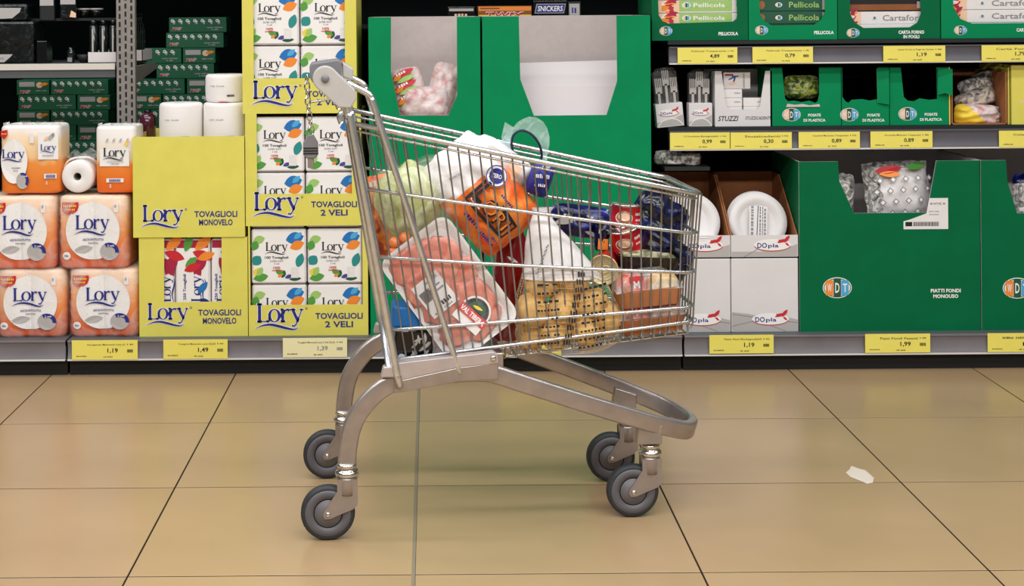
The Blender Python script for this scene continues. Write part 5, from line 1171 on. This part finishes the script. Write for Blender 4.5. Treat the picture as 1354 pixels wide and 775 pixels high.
# translucent handle loop: a plate with an oval hole and a dark blue edge
RI = RY(-50) @ RX(4)
Hn = 28; oc = [Vector((.032*math.cos(2*math.pi*i/Hn), .048*math.sin(2*math.pi*i/Hn))) for i in range(Hn)]
out = []
for i in range(Hn):
    a = 2*math.pi*i/Hn; r = (.057+.009*math.sin(2*a+.6)+.007*math.sin(3*a)); out.append(Vector((r*math.cos(a), (r+.018)*math.sin(a))))
th = math.radians(28); rotp = lambda v: (v.x*math.cos(th)-v.y*math.sin(th), v.x*math.sin(th)+v.y*math.cos(th))
b = MB(); vs = []
for i in range(Hn):
    for (p, y) in ((oc[i], 0), (oc[i]*.5+out[i]*.5, -.006*math.sin(i*1.9)), (out[i], .006*math.sin(i*2.3))): x, z = rotp(p); vs.append((x, y, z))
b.add(vs, [(3*i+k, 3*((i+1) % Hn)+k, 3*((i+1) % Hn)+k+1, 3*i+k+1) for i in range(Hn) for k in (0, 1)], 'film_aqua', True)
wloc = Vector((.482, -.03, .846)); o_ = Vector((.362, -.095, .750))
b_h = b.build('carry_handle', e, RI @ (wloc-o_), RI)
b = MB(); b.tube([(*[rotp(p)[0]], 0, rotp(p)[1]) for p in oc], .0030, 'rim_navy', 6, True); b.build('blue_rim', b_h)
b = MB(); b.add([(-.055, 0, .0), (-.035, .004, .0), (-.030, 0, .052), (-.052, -.003, .066), (-.060, .004, .03)], [(0, 1, 2, 3, 4)], 'film_aqua', True); b.build('handle_tab', b_h)
# dark red bottle behind
e = grocery('red_bottle', 'dark red bottle standing between the fruit pack and the potatoes', 'bottle', (.425, -.02, fl(.425)+.004), RX(0) @ RY(6))
b = MB(); b.lathe([(0, 0), (.036, 0), (.040, .006), (.040, .20), (.034, .235), (.016, .27), (.014, .285), (0, .285)], 'cola', 24); b.build('bottle_body', e)
b = MB(); b.lathe([(0, .2852), (.0165, .2852), (.0165, .302), (0, .302)], 'print_red', 20); b.build('cap', e)
b = MB(); b.leaf(-.016, .20, .03, .008, -25, 'print_white'); b.warp(lambda v: (v.x, -math.sqrt(.0405**2-v.x**2)-.0006, v.z)).build('printing', e)
# potatoes in a net bag with a printed white top
pot = [(.500, -.150, .552), (.570, -.150, .560), (.478, -.150, .487), (.548, -.160, .492), (.612, -.150, .498), (.530, -.150, .432), (.596, -.155, .440), (.648, -.14, .462), (.478, -.12, .428)]
for k, (x, y, z) in enumerate(pot):
    e = grocery('potato', ('upper left', 'upper right', 'middle left', 'central', 'middle right', 'bottom centre', 'bottom right', 'rightmost', 'bottom left')[k]+' round yellow potato in the net bag', 'potato', (x, y, z), RY(37*k) @ RX(20*k), 'potatoes in the net bag')
    b = MB(); b.ball((0, 0, 0), (.043, .036, .038), 'potato', 18, 12, .10, k); o = b.build('tuber', e)
e = grocery('net_bag', 'net bag of potatoes with a white printed top beside the open can', 'net bag', (.552, -.150, .50))
def loft(prof, n, mt, b):          # rings: height, centre x, centre y, half width, half depth
    vs = []
    for z, cx, cy, rx, ry in prof:
        for j in range(n):
            a = 2*math.pi*j/n; k = 1+.05*noise.noise(Vector((math.cos(a)*1.5, math.sin(a)*1.5, z*18)))
            vs.append((cx+rx*k*math.cos(a), cy+ry*k*math.sin(a), z))
    m_ = len(prof); b.add(vs, [(i*n+j, i*n+(j+1) % n, (i+1)*n+(j+1) % n, (i+1)*n+j) for i in range(m_-1) for j in range(n)], mt, True)
NP = [(-.112, .0, 0, .04, .02), (-.108, .005, 0, .085, .040), (-.09, .012, 0, .112, .050), (-.06, .014, 0, .126, .055), (-.02, .010, 0, .124, .056), (.02, .002, 0, .112, .054), (.055, -.004, 0, .098, .050), (.075, -.010, 0, .088, .047)]
WP = [(.060, -.006, 0, .094, .049), (.085, -.014, 0, .082, .045), (.11, -.022, 0, .070, .040), (.14, -.034, 0, .056, .033), (.17, -.046, 0, .040, .026), (.195, -.052, 0, .026, .018), (.212, -.052, 0, .020, .012), (.222, -.050, 0, .026, .010)]
def dense(p, k): return [tuple(v) for v in [[a+(b_-a)*i/k for a, b_ in zip(q0, q1)] for q0, q1 in zip(p, p[1:]) for i in range(k)]]+[p[-1]]
b = MB(); loft(dense(NP, 3), 44, 'net', b); o = b.build('net', e); wf = o.modifiers.new('mesh', 'WIREFRAME'); wf.thickness = .0007; wf.use_replace = True; wf.use_even_offset = False
b = MB(); loft(dense(WP, 3), 28, 'wrapwhite', b); b.build('white_top', e)
def front(v, P=NP+WP[1:]):         # lay flat print on the bulging front of the bag
    for q0, q1 in zip(P, P[1:]):
        if q0[0] <= v.z <= q1[0]:
            t = (v.z-q0[0])/(q1[0]-q0[0]); cx, rx, ry = (q0[i]+(q1[i]-q0[i])*t for i in (1, 3, 4)); u = max(-1, min(1, (v.x-cx)/rx)); return (v.x, -ry*1.04*math.sqrt(1-u*u*.98)-.002+v.y, v.z)
    return tuple(v)
b = MB()
for i in range(10): b.text('~ABC', -.004+.004*i, -.078+.017*i, .018, .013, 'print_black', 1)
for i in range(8):
    z = -.088+.019*i
    b.text(['~PATATE', '~ITALIA', '~NOVELLE', '~PASTA', '~GIALLA', '~KG 1,5', '~CAT. I', '~BUONE'][i], .052+.002*i, z, .06, .006, 'print_black', 2, .015, .2, .12); b.text(['~QUALITA', '~CAL. 45', '~LAVATE', '~LOTTO', '~ORIGINE', '~PESO', '~NETTO', '~DOP'][i], -.045, z+.008, .05, .006, 'print_black', 2, .015, .2, .1)
b.warp(front).build('printed_band', e)
b = MB()
for i in range(7): b.stroke([(-.072+.004*i, .075+.010*i), (-.066+.004*i, .082+.010*i)], .003, 'print_grey', 1)
b.warp(front).build('printing', e)
# open can end on
e = grocery('food_can', 'red can lying with its gold ring-pull lid to the front', 'can', (.650, -.105, .567), RZ(-20) @ RX(3))
b = MB(); b.lathe([(0, .004), (.033, .004), (.034, 0), (.0365, 0), (.0365, .003), (.035, .005), (.035, .10), (0, .10)], ['gold', 'gold', 'gold', 'gold', 'gold', 'redcan', 'redcan'], 28); b.v = [Vector((v.x, v.z, v.y)) for v in b.v]; b.build('can_body', e)
b = MB(); b.tube([(.012*math.cos(a)+.004, .001, .008*math.sin(a)) for a in [2*math.pi*i/16 for i in range(16)]], .0015, 'gold', 6, True); b.build('pull_ring', e, (0, 0, 0), RY(-25))
b = MB(); b.ring(0, 0, .027, .027, .0015, 'card_core', 1); b.ring(0, 0, .020, .020, .0012, 'card_core', 1); b.build('lid_grooves', e, (0, .0042, 0))
# two red cans stacked behind, packets around them
def redcan_at(loc, rot, label):
    e = grocery('red_can', label, 'can', loc, rot)
    b = MB(); b.lathe([(0, 0), (.038, 0), (.039, .002), (.0385, .005), (.0375, .006), (.0375, .052), (.0385, .053), (.039, .056), (.036, .057), (0, .056)], ['chrome', 'chrome', 'chrome', 'redcan', 'redcan', 'chrome', 'chrome', 'chrome', 'chrome'], 30); b.build('can_body', e)
    b = MB(); b.oval(-.012, .026, .019, .016, 'print_white', 1); b.oval(-.012, .026, .0175, .0145, 'brown', 2); b.oval(-.012, .029, .014, .010, 'print_peach', 3); b.text('~TONNO', .022, .036, .016, .008, 'print_white', 2, .02); b.text('~all olio', .022, .022, .014, .006, 'print_white', 2)
    b.warp(lambda v: (v.x, -math.sqrt(.0380**2-min(v.x**2, .0012))-.0004+v.y, v.z)).build('printing', e)
redcan_at((.722, -.02, .655), RY(3), 'upper red can with a round food picture standing behind the gold lidded can')
redcan_at((.722, -.045, .606), RY(-14) @ RX(10), 'lower tilted red can under the other red can')
def pouch_thing(name, label, loc, rot, w, h, d, mt, seed, art=None, wr=.5, cat='packet', n=14):
    e = grocery(name, label, cat, loc, rot); b = MB(); b.pouch(w, h, d, mt, n, wr, seed); b.build('bag_body', e)
    if art: b = MB(); art(b, w, h); b.build('printing', e, (0, -d*.46, 0))
    return e
def bart(b, w, h):
    b.text('~SALATINI', -.01, .012, .075, .014, 'print_white', 1, .02, .2); b.leaf(-w*.42, -.008, .06, .016, 15, 'print_silver', 1); b.leaf(w*.05, -.02, .05, .012, -10, 'print_silver', 1)
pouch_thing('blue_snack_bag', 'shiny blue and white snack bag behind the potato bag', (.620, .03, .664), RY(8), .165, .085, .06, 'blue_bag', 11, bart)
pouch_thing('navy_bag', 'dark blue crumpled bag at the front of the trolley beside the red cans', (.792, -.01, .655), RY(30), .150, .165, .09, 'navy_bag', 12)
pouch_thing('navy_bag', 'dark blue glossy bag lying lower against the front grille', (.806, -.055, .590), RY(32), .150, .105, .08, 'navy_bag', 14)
pouch_thing('dark_packet', 'small dark packet with a gold window between potatoes and red cans', (.662, -.03, .640), RY(4), .040, .085, .04, 'navy_bag', 16, lambda b, w, h: (b.rect(-.012, .012, -.034, -.008, 'print_orange'), b.rect(-.012, .012, .004, .014, 'print_silver')), .2)
e = grocery('dark_tray', 'black tray of food under the navy bags', 'tray', (.758, -.06, .568), RY(3))
b = MB(); pr_ = [(rrect(.13, .11, .014), 0), (rrect(.15, .13, .018), .030), (rrect(.144, .124, .018), .030), (rrect(.126, .106, .014), .006)]
vs = [(x, y_, z) for pl_, z in pr_ for x, y_ in pl_]; n = len(pr_[0][0])
b.add(vs, [tuple(range(n))[::-1]]+[(i*n+j, i*n+(j+1) % n, (i+1)*n+(j+1) % n, (i+1)*n+j) for i in range(3) for j in range(n)]+[tuple(range(3*n, 4*n))], 'blackgloss'); b.build('tray_shell', e)
b = MB(); b.ball((0, 0, .026), (.066, .056, .014), 'noodle', 20, 8, .3, 4, .7); b.build('filling', e)
# two cardboard trays of apples
def fruit_tray(loc, rot, label, key, cols):
    e = grocery('fruit_tray', label, 'tray', loc, rot); w, d, h = .158, .13, .040
    b = MB(); pr_ = [(rrect(w*.90, d*.9, .02), 0), (rrect(w, d, .024), h), (rrect(w-.006, d-.006, .023), h), (rrect(w*.9-.006, d*.9-.006, .02), .004)]
    vs = [(x, y_, z) for pl_, z in pr_ for x, y_ in pl_]; n = len(pr_[0][0])
    b.add(vs, [tuple(range(n))[::-1]]+[(i*n+j, i*n+(j+1) % n, (i+1)*n+(j+1) % n, (i+1)*n+j) for i in range(3) for j in range(n)]+[tuple(range(3*n, 4*n))], 'brown'); b.build('tray_shell', e)
    for k, (x, y, mt_) in enumerate(cols):
        q = Vector(loc)+(rot @ Vector((x, y, .041)))
        f = grocery('apple', f'{("front left", "front right", "rear left", "rear right")[k]} apple in the {key} cardboard tray', 'apple', q, RY(10*k))
        pr = [(0, -.030), (.012, -.034), (.024, -.030), (.034, -.014), (.037, .003), (.033, .020), (.020, .031), (.008, .030), (0, .024)]
        b = MB(); b.lathe(pr, mt_, 22); b.build('fruit', f)
        b = MB(); b.tube([(0, 0, .024), (.001, 0, .032), (.004, 0, .038)], .0012, 'brown_dark', 5); b.build('stalk', f)
    b = MB(); m2 = []
    N_ = 12; vs = []
    for i in range(N_+1):
        for j in range(N_+1):
            u = -1+2*i/N_; v = -1+2*j/N_; z = h+.004+.042*(max(0, 1-abs(u)**3)**.5)*(max(0, 1-abs(v)**3)**.5)+.003*noise.noise(Vector((u*3, v*3, loc[2]*9))); vs.append((u*w/2*1.0, v*d/2*1.0, z-.006))
    b.add(vs, [(i*(N_+1)+j, (i+1)*(N_+1)+j, (i+1)*(N_+1)+j+1, i*(N_+1)+j+1) for i in range(N_) for j in range(N_)], 'film_thin', True); b.build('cling_film', e)
    b = MB(); b.rect(-.046, -.012, .0, .032, 'print_red', 1); b.text('M', -.030, .014, .014, .016, 'print_white', 2, .02); b.v = [Vector((v.x, v.y-d/2+.004+(v.z)*.25, v.z+h*.98)) for v in b.v]; b.build('red_sticker', e)
AC = [(-.036, -.022, 'apple_red'), (.036, -.022, 'apple_yellow'), (-.036, .036, 'apple_yellow'), (.036, .036, 'apple_red')]
rt = RY(-5)
fruit_tray((.757, -.105, fl(.757)+.006), rt, 'lower brown cardboard tray of apples at the front of the trolley', 'lower', [(x, y, 'apple_red') for x, y, m_ in AC])
fruit_tray((.750, -.115, fl(.75)+.072), rt, 'upper brown cardboard tray of apples at the front of the trolley', 'upper', AC)
